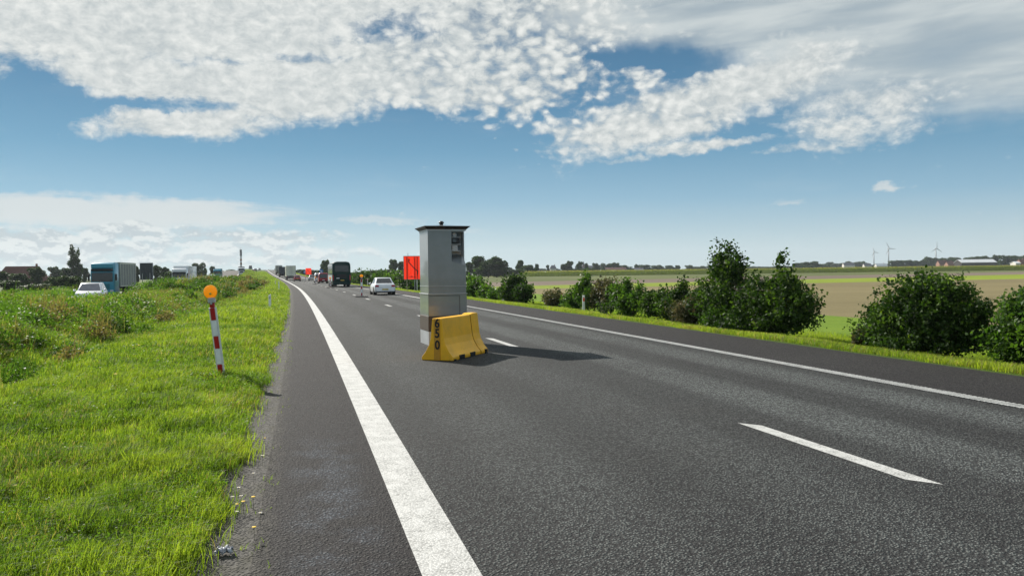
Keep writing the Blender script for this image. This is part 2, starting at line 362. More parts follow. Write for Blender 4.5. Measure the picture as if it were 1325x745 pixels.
M['lamp_white'] = pbr('lamp_white', (.62, .66, .70), .12, spec=.9)
M['sign_orange'] = pbr('sign_orange', (.92, .075, .02), .55, var=.05, scale=1.5)
M['sign_back'] = pbr('sign_back', (.035, .042, .055), .6, var=.12, scale=1.5)
M['sign_blue'] = pbr('sign_blue', (.02, .12, .45), .4)
M['steel'] = pbr('steel', (.34, .35, .36), .5, metal=.5, var=.12)
M['wood'] = pbr('wood', (.30, .25, .18), .8, var=.15)
M['tile'] = pbr('tile', (.095, .042, .032), .8, var=.2, scale=2)
M['brick'] = pbr('brick', (.26, .14, .10), .85, var=.2, scale=3)
M['render'] = pbr('render', (.55, .52, .47), .8, var=.08, scale=.6)
M['slate'] = pbr('slate', (.10, .10, .115), .7, var=.15, scale=.8)
M['white_roof'] = pbr('white_roof', (.62, .64, .65), .5, var=.05, scale=.4)
M['turbine'] = pbr('turbine', (.27, .29, .31), .4, var=.02, scale=.1)
M['petal'] = pbr('petal', (.78, .78, .74), .6)
M['pollen'] = pbr('pollen', (.75, .48, .02), .7)
M['rust'] = pbr('rust', (.20, .09, .04), .8, var=.3)
M['rag'] = pbr('rag', (.42, .44, .48), .6, var=.35, scale=25)
# amber beacon lens
m, t, out = mat('amber'); b = t.node('ShaderNodeBsdfPrincipled'); ob = t.node('ShaderNodeTexCoord').outputs['Object']
vr = t.voro(ob, 60); t.put(b.inputs['Base Color'], t.mix(t.mr(vr, .1, .6), (.95, .50, .012), (.85, .34, .006)))
b.inputs['Roughness'].default_value = .22
tr = t.node('ShaderNodeBsdfTranslucent'); tr.inputs['Color'].default_value = (1.0, .42, .01, 1)
b.inputs['Emission Color'].default_value = (1.0, .40, .015, 1); b.inputs['Emission Strength'].default_value = .42
bp = t.node('ShaderNodeBump'); bp.inputs['Strength'].default_value = .5; bp.inputs['Distance'].default_value = .004; t.put(bp.inputs['Height'], vr); t.l.new(bp.outputs[0], b.inputs['Normal'])
mx = t.node('ShaderNodeMixShader'); mx.inputs[0].default_value = .5; t.l.new(b.outputs[0], mx.inputs[1]); t.l.new(tr.outputs[0], mx.inputs[2]); t.l.new(mx.outputs[0], out.inputs[0]); M['amber'] = m

m, t, out = mat('sign_sheet'); b = t.node('ShaderNodeBsdfPrincipled'); b.inputs['Base Color'].default_value = (.78, .035, .012, 1); b.inputs['Roughness'].default_value = .5
tr = t.node('ShaderNodeBsdfTranslucent'); tr.inputs['Color'].default_value = (.75, .035, .012, 1); mx = t.node('ShaderNodeMixShader'); mx.inputs[0].default_value = .55
t.l.new(b.outputs[0], mx.inputs[1]); t.l.new(tr.outputs[0], mx.inputs[2]); t.l.new(mx.outputs[0], out.inputs[0]); M['sign_sheet'] = m
# ground covers (UV = metres across / along the road)
def groundmat(name, fn):
    m, t, out = mat(name); b = t.node('ShaderNodeBsdfPrincipled'); t.l.new(b.outputs[0], out.inputs[0])
    uv = t.node('ShaderNodeUVMap').outputs[0]; g = t.node('ShaderNodeNewGeometry').outputs['Position']
    fn(t, b, uv, g); return m
def bumpit(t, b, h, strength=.5, dist=.01):
    n = t.node('ShaderNodeBump'); n.inputs['Strength'].default_value = strength; n.inputs['Distance'].default_value = dist
    t.put(n.inputs['Height'], h); t.l.new(n.outputs[0], b.inputs['Normal'])
def asphalt(t, b, uv, g):
    X = t.sep(uv)[0]; S = t.sep(uv)[1]
    wob = t.noise(t.xyz(t.m('MULTIPLY', X, .6), t.m('MULTIPLY', S, .06)), 1.0, 3)
    Xw = t.m('ADD', X, t.m('MULTIPLY', t.m('SUBTRACT', wob, .5), .5))
    # polished wheel tracks: pale grey; the rest darker and browner
    def track(c, wd): return t.mr(t.m('ABSOLUTE', t.m('SUBTRACT', Xw, c)), wd*.35, wd, 1.0, 0.0)
    tr = track(5.85, .62)
    for c in (7.6,): tr = t.m('MAXIMUM', tr, track(c, .60))
    tl = t.m('MULTIPLY', t.m('MAXIMUM', track(2.0, .7), track(3.75, .7)), .35)
    tr = t.m('MAXIMUM', tr, tl)
    # stones of about a centimetre
    v1 = t.voro(g, 46, 'F1', 1.0); vc = t.node('ShaderNodeTexVoronoi'); vc.inputs['Scale'].default_value = 46; t.put(vc.inputs['Vector'], g)
    rr = t.sep(vc.outputs['Color'])[0]
    v2 = t.voro(g, 140); n3 = t.noise(g, 17, 5, .8)
    sp = t.m('ADD', t.m('MULTIPLY', rr, .6), t.m('MULTIPLY', t.m('SUBTRACT', n3, .15), 1.1))
    gap = t.mr(v1, .34, .56, 0, 1)
    shoulder = t.mr(X, .55, .85, 1.0, 0.0); shoulder = t.m('MAXIMUM', shoulder, t.mr(X, 8.6, 8.75, 0, .9))
    base = t.mix(tr, (.080, .087, .086), (.155, .170, .168))
    base = t.mix(t.m('MULTIPLY', shoulder, .85), base, (.036, .033, .033))
    # patches and blotches at metre scale
    n1 = t.noise(t.xyz(t.m('MULTIPLY', X, .9), t.m('MULTIPLY', S, .35)), 1.1, 5, .6); n2 = t.noise(g, .35, 4, .6)
    base = t.mix(t.mr(n1, .35, .75, 0, .35), base, (.046, .046, .045))
    base = t.mix(t.mr(n2, .5, .75, 0, .35), base, (.082, .082, .077))
    drip = t.m('MULTIPLY', t.mr(t.m('ABSOLUTE', t.m('SUBTRACT', Xw, 6.75)), .15, .5, 1, 0), t.mr(t.noise(t.xyz(t.m('MULTIPLY', X, 2.0), t.m('MULTIPLY', S, .25)), 1.4, 4, .6), .42, .62))
    base = t.mix(t.m('MULTIPLY', drip, .4), base, (.035, .035, .035))
    # pale bluish stain on the shoulder
    st = t.m('MULTIPLY', t.mr(t.m('ABSOLUTE', t.m('SUBTRACT', X, .18)), .1, .42, 1, 0), t.m('MULTIPLY', t.mr(t.m('ABSOLUTE', t.m('SUBTRACT', S, 6.2)), 1.2, 3.2, 1, 0), t.mr(t.noise(g, 2.2, 4), .4, .65)))
    base = t.mix(t.m('MULTIPLY', st, .6), base, (.12, .14, .17))
    c = t.mix(t.mr(sp, .38, .98, 0, 1, False), t.mix(1, base, (.34, .34, .34), 'MULTIPLY'), t.mix(1, base, (1.75, 1.75, 1.70), 'MULTIPLY'))
    c = t.mix(t.m('MULTIPLY', gap, .78), c, (.012, .010, .011))
    eg = t.mr(t.m('ADD', X, t.m('MULTIPLY', t.noise(g, 6, 5, .7), .35)), .02, -.14, 0, 1); c = t.mix(t.m('MULTIPLY', eg, .85), c, t.mix(rr, (.014, .013, .012), (.085, .080, .070)))
    # loose bright chips
    ch = t.mr(t.voro(g, 3.1), .0, .016, 1, 0); c = t.mix(ch, c, (.5, .5, .48))
    t.put(b.inputs['Base Color'], c); b.inputs['Roughness'].default_value = .8; b.inputs['Specular IOR Level'].default_value = .15
    hgt = t.m('ADD', t.m('MULTIPLY', t.mr(v1, 0, .6, 1, 0), t.m('ADD', .5, rr)), t.m('MULTIPLY', v2, .3))
    bumpit(t, b, hgt, 1.0, .016)
M['asphalt'] = groundmat('asphalt', asphalt)
def paint(t, b, uv, g):
    X = t.sep(uv)[0]; v = t.voro(g, 62); n = t.noise(g, 5, 5, .65); nn = t.noise(g, 55, 3, .7)
    c = t.mix(t.mr(n, .35, .7), (.52, .52, .50), (.43, .43, .41))
    pit = t.m('MULTIPLY', t.mr(t.m('ADD', v, t.m('MULTIPLY', nn, .5)), .70, .90), t.mr(n, .35, .65, .45, 1.0))
    c = t.mix(t.m('MULTIPLY', pit, .75), c, (.16, .16, .15))
    t.put(b.inputs['Base Color'], c); b.inputs['Roughness'].default_value = .6
    bumpit(t, b, t.mr(v, 0, .6, 1, 0), .5, .004)
M['paint'] = groundmat('paint', paint)
def gravel(t, b, uv, g):
    v = t.node('ShaderNodeTexVoronoi'); v.inputs['Scale'].default_value = 45; t.put(v.inputs['Vector'], g)
    r_ = t.sep(v.outputs['Color'])[0]; n = t.noise(g, 4, 4)
    c = t.mix(r_, (.014, .013, .012), (.085, .080, .070)); c = t.mix(t.mr(n, .42, .65, 0, .7), c, (.035, .033, .018))
    t.put(b.inputs['Base Color'], c); b.inputs['Roughness'].default_value = .9; bumpit(t, b, t.m('ADD', t.mr(v.outputs['Distance'], 0, .6, 1, 0), r_), 1, .015)
M['gravel'] = groundmat('gravel', gravel)
def soilgrass(t, b, uv, g):
    n = t.noise(g, .7, 6, .65); n2 = t.noise(g, 14, 4, .7); n3 = t.noise(g, .12, 3)
    c = t.mix(n2, (.035, .06, .010), (.09, .15, .018)); c = t.mix(t.mr(n, .5, .75, 0, .6), c, (.08, .075, .03)); c = t.mix(t.mr(n3, .4, .7, 0, .5), c, (.085, .125, .02))
    t.put(b.inputs['Base Color'], c); b.inputs['Roughness'].default_value = .95; b.inputs['Specular IOR Level'].default_value = .1; bumpit(t, b, n2, 1, .06)
M['soil'] = groundmat('soilgrass', soilgrass)
def farmat(name, a, bb, c3=None, sc=.25, fs=6, stretch=(1, 1)):
    def fn(t, b, uv, g):
        gx, gy, gz = t.sep(g); q = t.xyz(t.m('MULTIPLY', gx, stretch[0]), t.m('MULTIPLY', gy, stretch[1]))
        n = t.noise(q, sc, 6, .65); n2 = t.noise(g, fs, 4, .75); n3 = t.noise(g, sc*.15, 3)
        c = t.mix(t.mr(n, .3, .7), a, bb); c = t.mix(t.mr(n2, .35, .7, 0, .5), c, c3 or tuple(x*.55 for x in a))
        c = t.mix(t.mr(n3, .4, .65, 0, .35), c, tuple(x*1.3 for x in bb))
        c = t.mix(t.mr(t.noise(t.xyz(t.m('MULTIPLY', gx, stretch[0]*.2), t.m('MULTIPLY', gy, stretch[1]*.5)), .5, 5, .7), .5, .72, 0, .45), c, tuple(x*.6 for x in a))
        t.put(b.inputs['Base Color'], c); b.inputs['Roughness'].default_value = .95; b.inputs['Specular IOR Level'].default_value = .1; bumpit(t, b, n2, .8, .08)
    return groundmat(name, fn)
M['land'] = farmat('land', (.07, .10, .03), (.10, .12, .045), sc=.01, fs=.3)
M['stubble'] = farmat('stubble', (.16, .135, .068), (.21, .178, .09), (.11, .09, .05), .09, 7, (.3, 2.0))
M['soilfield'] = farmat('soilfield', (.145, .115, .09), (.18, .145, .11), sc=.06, fs=3, stretch=(.3, 2.0))
M['lime'] = farmat('lime', (.17, .23, .025), (.22, .27, .03), sc=.1, fs=4)
M['meadow'] = farmat('meadow', (.12, .20, .02), (.16, .24, .024), (.075, .13, .016), .4, 9)
M['rough_meadow'] = farmat('rough_meadow', (.085, .11, .035), (.12, .13, .05), sc=.08, fs=2, stretch=(.3, 2.0))

# ------------------------------------------------------------------ road alignment
def shift(s):
    s = np.asarray(s, float); a = np.clip(s, 0, 300); return -(a*a/9600 + np.maximum(s-300, 0)*2*300/9600)
def zr(s):
    s = np.asarray(s, float); a = np.clip(s-130, 0, 303); b = np.clip(s-433, 0, 110)
    return a*a/22000 + b*.0275 - b*b*.0275/220
def sstep(x, a, b): t_ = np.clip((np.asarray(x, float)-a)/(b-a), 0, 1); return t_*t_*(3-2*t_)
def median_h(X, s):
    """height of the verge and bank left of the road, relative to the carriageway"""
    X = np.asarray(X, float); s = np.asarray(s, float)
    flat = -.02 + .05*vn2(X, s, 1.3, 3)*sstep(-X, .6, 1.6) + .05*sstep(-X, 1, 3)
    dip = -.22*np.exp(-((X+5.0)/.9)**2)
    wl = .8+.4*vn2(X*0, s, 22, 4)
    bank = (.74-.50*sstep(s, 27, 38)+.44*sstep(s, 50, 80))*sstep(-X, 4.6, 9.0)*(wl*.2+.8)
    lump = (vn2(X, s, 2.2, 5)-.5)*.34*sstep(-X, 4, 6) + (vn2(X, s, .8, 6)-.5)*.12*sstep(-X, 3.5, 5)
    down = -1.35*sstep(-X, 10.6, 13.0)
    return flat+dip+(bank+lump)*(1-.8*sstep(-X, 11, 13.2)) + down*0.75
def world(X, s, z=0.0): return np.stack([X+shift(s), s+0*X, zr(s)+z+0*X], -1)
ss = np.concatenate([np.arange(-25, 2, 1.0), np.arange(2, 30, .25), np.arange(30, 80, 1.0), np.arange(80, 250, 4.0), np.arange(250, 1500, 10.0)])
def strip(name, Xs, zfn, m, S=None, label=None, kind='structure', extra=None):
    S = ss if S is None else S; Xs = np.asarray(Xs, float)
    XX, SS = np.meshgrid(Xs, S); Z = zfn(XX, SS)
    if extra is not None: XX = extra(XX, SS)
    V = world(XX, SS, Z).reshape(-1, 3); nx, ns = len(Xs), len(S)
    i = np.arange(nx-1)[None, :]+np.arange(ns-1)[:, None]*nx
    Fq = np.stack([i, i+1, i+1+nx, i+nx], -1).reshape(-1, 4)
    o = npmesh(name, V, Fq, m, uv=np.stack([XX.ravel(), SS.ravel()], -1), smooth=True)
    o['kind'] = kind
    return o
OPZ = -.22
strip('road', np.linspace(-.32, 10.9, 24), lambda X, s: 0*X, M['asphalt'])
strip('gravel_strip', [-.85, -.7, -.55, -.4, -.28], lambda X, s: -.012+.012*vn2(X, s, .2, 9), M['gravel'], S=np.concatenate([np.arange(-20, 30, .3), np.arange(30, 500, 6.)]))
strip('road_opposite', np.linspace(-23.6, -13.3, 8), lambda X, s: OPZ+0*X, M['asphalt'])
strip('verge_left', np.concatenate([np.arange(-13.4, -.8, .28), [-.62]]), lambda X, s: median_h(X, s)-.005, M['soil'])
GZ = -.42
def vr_h(X, s):
    d = X-10.85; base = -.02*sstep(d, 0, .4)-.10*sstep(d, .3, 1.6)-.30*sstep(d, 1.4, 3.0)+.05*(vn2(X, s, 1.1, 8)-.5)*sstep(d, .4, 1)*(1-sstep(d, 3, 5))
    out = sstep(d, 3.0, 8)     # blend of the embankment to the flat land
    return base*(1-out) + out*(GZ-.004-.0*X) - zr(s)*sstep(d, 1.5, 12)
def edge_x(X, s): return np.where(X < 10.9, X-.02-.16*vn2(X*0, s, .9, 66), X)
strip('verge_edge', [10.85, 11.0, 11.15, 11.4, 11.7, 12.1, 12.6], vr_h, M['soil'])
strip('verge_right', [12.6, 13.1, 13.8, 14.8, 16.5, 18.9, 23.5], vr_h, M['meadow'])
def vl_h(X, s):
    d = -X-23.5; return (OPZ-.02-.1*sstep(d, 0, 2))*(1-sstep(d, 3, 8)) + sstep(d, 3, 8)*(GZ-.004) - zr(s)*sstep(d, 1.5, 13)
strip('verge_far_left', [-36, -31, -28, -26, -25, -24, -23.5], vl_h, M['soil'])
strip('verge_behind', [-13.6, -13.2], lambda X, s: OPZ-.02+0*X, M['soil'])
# flat land to the horizon
def poly(name, pts, z, m):
    V = [(p[0], p[1], z) for p in pts]; me = bpy.data.meshes.new(name); me.from_pydata(V, [], [tuple(range(len(V)))]); me.materials.append(m)
    me.uv_layers.new(name='UVMap'); o = bpy.data.objects.new(name, me); COL.objects.link(o); o['kind'] = 'structure'; return o
poly('ground', [(-2800, -250), (3800, -250), (3800, 3900), (-2800, 3900)], GZ-.02, M['land'])
def G(px, py): return ground(px, py, GZ)[:2]
def fieldband(name, l0, l1, m, dz, xcut=None):
    """band of field between two straight edges, each given by two picture points on the land"""
    def ext(l, e0, e1):
        a, b = G(*l[0]), G(*l[1]); d = (b-a)/np.linalg.norm(b-a); return a-d*e0, b+d*e1
    (a0, a1), (b0, b1) = ext(l0, *xcut[0]), ext(l1, *xcut[1])
    return poly(name, [a0, a1, b1, b0], GZ+dz, m)
# right-hand fields, near to far
E1 = [(700, 386), (1080, 413)]          # meadow / stubble edge
E2 = [(700, 373.5), (1325, 360.5)]      # stubble / lime strip
E3 = [(700, 369.2), (1325, 355.0)]
E4 = [(700, 364.0), (1325, 351.5)]      # ploughed soil / rough meadow
E5 = [(700, 357.3), (1325, 349.6)]      # corn front
xc = (0, 250)
poly('meadow', [(16, -40), (60, -40), tuple(G(1080, 413)+np.array([9, -60])), tuple(G(1080, 413)+np.array([0, 0])), tuple(G(700, 386)), (8, 160), (2, 220), (-2, 220), (9, 120), (14, 60), (16, 20)], GZ-.012, M['meadow'])
fieldband('field_stubble', [(690, 387), (1500, 440)], E2, M['stubble'], -.008, ((60, 30), (60, 300)))
fieldband('field_lime', E2, E3, M['lime'], -.004, ((60, 300), (80, 500)))
fieldband('field_soil', E3, E4, M['soilfield'], -.000, ((80, 500), (100, 600)))
fieldband('field_rough', E4, E5, M['rough_meadow'], .004, ((100, 600), (120, 900)))

# ------------------------------------------------------------------ markings
def marking(name, X0, X1, S, z=.004, skew=0.0):
    return strip(name, [X0, X1], lambda X, s: z+0*X, M['paint'], S=S)
LW = .165
marking('edge_line_left', .80-LW, .80+LW, np.concatenate([np.arange(-20, 30, 1.0), np.arange(30, 250, 4.), np.arange(250, 800, 10.)]))
# right edge line: ribbed thermoplastic
V = []; Fq = []; UVs = []
s0 = 1.0
def addq(a, b, c, d):
    k = len(V); V.extend([a, b, c, d]); Fq.append((k, k+1, k+2, k+3)); UVs.extend([(a[0], a[1]), (b[0], b[1]), (c[0], c[1]), (d[0], d[1])])
XR, RWd = 8.50, .12
while s0 < 45:
    p = .085; a, b2, c = s0, s0+p*.55, s0+p
    sh = lambda x, s_, z: (x+float(shift(s_)), s_, float(zr(s_))+z)
    addq(sh(XR-RWd, a, .011), sh(XR+RWd, a, .011), sh(XR+RWd, b2, .011), sh(XR-RWd, b2, .011))
    addq(sh(XR-RWd, b2, .011), sh(XR+RWd, b2, .011), sh(XR+RWd, b2, .004), sh(XR-RWd, b2, .004))
    addq(sh(XR-RWd*.5, b2, .004), sh(XR+RWd*.5, b2, .004), sh(XR+RWd*.5, c, .004), sh(XR-RWd*.5, c, .004))
    addq(sh(XR-RWd, c, .004), sh(XR+RWd, c, .004), sh(XR+RWd, c, .011), sh(XR-RWd, c, .011))
    s0 += p
npmesh('edge_line_right', V, Fq, M['paint'], uv=UVs)['kind'] = 'structure'
marking('edge_line_right', XR-RWd, XR+RWd, np.concatenate([[s0], np.arange(46, 250, 4.), np.arange(250, 800, 10.)]), .005)
marking('edge_line_right', XR-RWd, XR+RWd, np.arange(-20, 1.01, 1.), .005)
# lane dashes (slanted ends)
gA, gB = ground(965, 550), ground(1212, 627)
dash_s = gA[1]; per = 12.5; DL = 2.55
V = []; Fq = []; UVs = []
for k in range(-1, 30):
    a = 5.35+k*per; 
    sk = .22
    for q in range(1):
        sh = lambda x, s_: (x+float(shift(s_)), s_, float(zr(s_))+.004)
        addq(sh(4.80-.085, a), sh(4.80+.085, a-sk), sh(4.80+.085, a+DL-sk), sh(4.80-.085, a+DL))
npmesh('lane_dashes', V, Fq, M['paint'], uv=UVs)['kind'] = 'structure'
print('DASH near', gA, gB, 'mid', ground(628, 437), ground(666, 447), ground(541, 408.5), ground(500, 394.8))
marking('edge_line_opposite', -13.9, -13.62, np.arange(-20, 900, 10.), OPZ+.005)
marking('edge_line_opposite', -22.2, -21.95, np.arange(-20, 900, 10.), OPZ+.005)

# ------------------------------------------------------------------ grass, weeds
def blades(name, X, S, hgt, wid, tint, lean=.35, m=None, zf=median_h, twist=None, parent=None):
    n = len(X); base = world(X, S, zf(X, S)-.01)
    a = rng.uniform(0, 2*np.pi, n); side = np.stack([np.cos(a), np.sin(a), 0*a], -1)
    b = rng.uniform(0, 2*np.pi, n); ln_ = rng.uniform(.1, 1, n)*lean*hgt
    dirv = np.stack([np.cos(b)*ln_+.12*hgt, np.sin(b)*ln_*.8, 0*b], -1)
    up = np.zeros((n, 3)); up[:, 2] = hgt
    p1 = base+up*.5+dirv*.28; p2 = base+up*.85+dirv*.75+0; p3 = base+up*(.98)+dirv*1.25
    p3[:, 2] -= np.abs(ln_)*.25
    w_ = wid[:, None]*.5
    P = np.stack([base-side*w_, base+side*w_, p1-side*w_*.95, p1+side*w_*.95, p2-side*w_*.6, p2+side*w_*.6, p3-side*w_*.06, p3+side*w_*.06], 1)
    k = (np.arange(n)*8)[:, None, None]
    Fq = k+np.array([[0, 1, 3, 2], [2, 3, 5, 4], [4, 5, 7, 6]])[None]
    return P.reshape(-1, 3), Fq.reshape(-1, 4), np.repeat(tint, 8)
def scatter(n, x0, x1, s0, s1): return rng.uniform(x0, x1, n), rng.uniform(s0, s1, n)
parts = []
def edge_ok(X, S):   # ragged limit of the turf along the gravel
    return X < -.46-.20*vn2(S*0, S, .55, 11)-.10*rng.random(len(X)) + .14*(rng.random(len(X)) < .08)
def keep(X, S, mask): return X[mask], S[mask]
zones = [(2.6, 8, -.3, -5.0, 5200, 1.0), (8, 15, -.3, -7.5, 2300, 1.35), (15, 28, -.3, -12.6, 900, 2.0), (28, 60, -.3, -13.2, 300, 3.4), (60, 130, -.3, -13.2, 75, 6.5), (130, 420, -.3, -13.2, 14, 14)]
for (a, b_, x0, x1, dens, ws) in zones:
    n = int(abs(x1-x0)*(b_-a)*dens); X, S = scatter(n, x1, x0, a, b_)
    cl = vn2(X, S, .33, 21)*.6+vn2(X, S, .11, 22)*.4
    vis = (X > -.40*S-2.2)                       # a margin beyond the left of the view
    X, S = keep(X, S, edge_ok(X, S) & (rng.random(n) < .35+1.1*cl) & vis)
    n = len(X); cl = vn2(X, S, .33, 21)*.6+vn2(X, S, .11, 22)*.4; big = vn2(X, S, 2.6, 23); hi = sstep(-X, 3.6, 6.5)
    h_ = (.055+.13*cl**1.3+.05*rng.random(n))*(1+.5*big) * (1+.45*hi)
    h_ *= 1.2*(.6+.4*sstep(-X, .4, .9))
    if ws > 3: h_ *= 1.25
    h_ *= 1-.75*np.exp(-(((X+1.42)/.28)**2+((S-13.1)/.5)**2))
    wd = rng.uniform(.0032, .0065, n)*ws*(1+.5*hi)
    ti = .40+.36*big+.3*(rng.random(n)-.5)*2+.50*(vn2(X, S, .6, 24)-.5)+.3*(vn2(X, S, .18, 26)-.5)-.16*hi
    ti = np.clip(ti, .05, .85); dry = rng.random(n) < (.02+.13*sstep(vn2(X, S, .9, 27), .55, .8)+.10*hi*vn2(X, S, 1.7, 25)); ti[dry] = rng.uniform(.9, 1, dry.sum())
    parts.append(blades('g', X, S, h_, wd, ti, .55))
def merge(parts):
    Vs, Fs, Ts = [], [], []; k = 0
    for P, Fq_, t_ in parts: Vs.append(P); Fs.append(Fq_+k); Ts.append(t_); k += len(P)
    return np.concatenate(Vs), np.concatenate(Fs), np.concatenate(Ts)
Vg, Fg, Tg = merge(parts)
tag(npmesh('grass', Vg, Fg, M['grass'], attr={'tint': Tg}, smooth=True), 'lush green grass covering the road verge', 'grass', kind='stuff')
# small broad-leaved plants among the grass (clover, plantain, dandelion leaves)
def leaves(P, size, tint, asp=.55, flat=0.0, droop=None):
    """rhombic leaves with a fold, centred on P"""
    n = len(P); d = rng.normal(size=(n, 3)); d[:, 2] = d[:, 2]*(1-flat)+.12; d /= np.linalg.norm(d, axis=1)[:, None]
    u = rng.normal(size=(n, 3)); s_ = np.cross(d, u); s_ /= np.linalg.norm(s_, axis=1)[:, None]+1e-9
    nrm = np.cross(d, s_); L = size[:, None]; W_ = L*asp*.5
    a = P-d*L*.5; c = P+d*L*.5; b1 = P+s_*W_+nrm*W_*.35; b2 = P-s_*W_+nrm*W_*.35
    Pv = np.stack([a, b1, c, b2], 1); Fq_ = (np.arange(n)*4)[:, None]+np.arange(4)[None]
    return Pv.reshape(-1, 3), Fq_, np.repeat(tint, 4)
parts = []
for (a, b_, x0, x1, n, sz) in ((3, 9, -.6, -5, 60000, .018), (9, 18, -.6, -8, 60000, .028), (18, 32, -2.8, -12, 26000, .06), (32, 75, -3.2, -13, 26000, .11), (75, 200, -3.2, -13, 16000, .24)):
    X, S = scatter(n, x1, x0, a, b_); mk = (vn2(X, S, .5, 31)*.6+vn2(X, S, 1.9, 32)*.4+.22*sstep(-X, 3.6, 5.5) > .52) & (X > -.4*S-2.2); X, S = keep(X, S, mk)
    n = len(X); hi = sstep(-X, 3.8, 6.0); z = median_h(X, S)+rng.uniform(.03, .19, n)+hi*rng.uniform(.05, .45, n)*vn2(X, S, 1.2, 33)*1.5
    P = world(X, S, z); ti = np.clip(.15+.5*vn2(X, S, 1.6, 34)+.15*rng.random(n), 0, .66)
    br = (vn2(X, S, 2.4, 35) > .74) & (hi > .5) & (rng.random(n) < .6); ti[br] = rng.uniform(.75, 1, br.sum())
    parts.append(leaves(P, rng.uniform(.6, 1.4, n)*sz, ti, .6, .35))
# tall stalks and seed heads on the bank
for (a, b_, x0, x1, n, wd0) in ((8, 30, -4.2, -12.5, 9000, .007), (30, 80, -3.6, -13, 14000, .016), (80, 300, -3.4, -13, 14000, .045)):
    X, S = scatter(n, x1, x0, a, b_); pt = vn2(X, S, 1.6, 41)*.6+vn2(X, S, .6, 42)*.4
    X, S = keep(X, S, (pt > .5) & (X > -.4*S-2.5)); n = len(X); brn = sstep(vn2(X, S, 3.1, 43)+.25*sstep(S, 28, 80)+.3*sstep(-X, 8, 10)*sstep(S, 45, 75), .58, .82)
    h_ = rng.uniform(.2, .5, n)*(1+.45*brn)*(1-.4*sstep(S, 60, 95)); ti = np.where(rng.random(n) < .2+.75*brn, rng.uniform(.74, 1, n), rng.uniform(.2, .6, n))
    parts.append(blades('w', X, S, h_, rng.uniform(.7, 1.5, n)*wd0, ti, .3))
    # seed heads: clusters of small brown leaves at the stalk tops
    q = rng.random(n) < .5; Xs_, S_ = X[q], S[q]; k_ = 7; X2 = np.repeat(Xs_, k_)+rng.normal(0, .03, len(Xs_)*k_); S2 = np.repeat(S_, k_)+rng.normal(0, .03, len(Xs_)*k_)
    z2 = np.repeat(median_h(Xs_, S_)+h_[q]*.8, k_)+rng.uniform(-.12, .06, len(X2)); P = world(X2, S2, z2)
    parts.append(leaves(P, rng.uniform(.6, 1.3, len(X2))*wd0*4.5, np.repeat(np.clip(ti[q], .3, 1), k_), .5))
for _ in range(420):
    s_ = 9+rng.random()**1.6*170; x_ = -rng.uniform(4.6, 12.4)
    if x_ < -.42*s_-2: continue
    r_ = rng.uniform(.18, .5)*(1+.4*(s_ > 60))*(.6 if 32 < s_ < 58 and x_ < -7 else 1); tn = rng.choice([.03, .10, .2, .78, .9], p=[.17, .24, .31, .16, .12]); nn = int(520*r_/.3); ls_ = .05+.0014*s_
    d = rng.normal(size=(nn, 3)); d /= np.linalg.norm(d, axis=1)[:, None]; rr_ = rng.uniform(.3, 1.15, nn)[:, None]
    q = d*rr_*np.array([r_*1.2, r_*1.3, r_*.85]); X = x_+q[:, 0]; S = s_+q[:, 1]; z = median_h(X, S)+np.abs(q[:, 2])*1.5+.10
    parts.append(leaves(world(X, S, z), rng.uniform(.5, 1.4, nn)*ls_, np.clip(tn+rng.uniform(-.06, .14, nn), 0, 1), .5))
    if tn > .5 or rng.random() < .4:
        k_ = 26; X = x_+rng.normal(0, r_*.6, k_); S = s_+rng.normal(0, r_*.6, k_)
        parts.append(blades('w', X, S, rng.uniform(.8, 1.5, k_)*(r_*1.3+.2), np.full(k_, .006+.0003*s_), np.clip(tn+rng.uniform(0, .2, k_), 0, 1), .25))
Vg, Fg, Tg = merge(parts)
tag(npmesh('weeds', Vg, Fg, M['weed'], attr={'tint': Tg}), 'tall brownish and green weeds growing over the bank', 'weeds', kind='stuff')
# far side of the opposite carriageway
parts = []
zl = lambda X, s: vl_h(X, s)
X, S = scatter(30000, -36, -23.9, 30, 260); n = len(X)
parts.append(blades('f', X, S, rng.uniform(.3, .8, n)*(.6+.8*vn2(X, S, 4, 50)), rng.uniform(.03, .09, n), np.clip(vn2(X, S, 5, 51)*.9+.15*rng.random(n), 0, 1), .4, zf=zl))
X, S = scatter(30000, -36, -24.2, 30, 200); n = len(X); P = world(X, S, vl_h(X, S)+rng.uniform(0, 1.15, n)*vn2(X, S, 5, 52)*1.1)
parts.append(leaves(P, rng.uniform(.08, .22, n), np.clip(vn2(X, S, 4, 53)*.95, 0, 1), .6))
Vg, Fg, Tg = merge(parts)
tag(npmesh('weeds', Vg, Fg, M['weed'], attr={'tint': Tg}), 'rough brown weeds beyond the opposite carriageway', 'weeds', kind='stuff')
# right verge grass
parts = []
for (a, b_, x0, x1, dens, ws) in ((4, 22, 10.95, 18, 1000, 1.8), (22, 60, 10.95, 17.5, 400, 2.8), (60, 160, 10.95, 16.5, 90, 6), (160, 420, 10.95, 15, 12, 15)):
    n = int((x1-x0)*(b_-a)*dens); X, S = scatter(n, x0, x1, a, b_); X, S = keep(X, S, (X > 11.0+.25*vn2(X*0, S, .7, 60)) & (X < 14.6+2.5*rng.random(n))); n = len(X)
    ti = np.clip(.55+.35*vn2(X, S, 1.4, 61)+.12*(rng.random(n)-.5), 0, .86); dry = rng.random(n) < .16*sstep(-X, -13.5, -11.5)+.03; ti[dry] = rng.uniform(.88, 1, dry.sum())
    parts.append(blades('r', X, S, rng.uniform(.05, .14, n)*(1+.5*vn2(X, S, 2, 62)), rng.uniform(.0035, .007, n)*ws, ti, .9, zf=vr_h))
Vg, Fg, Tg = merge(parts)
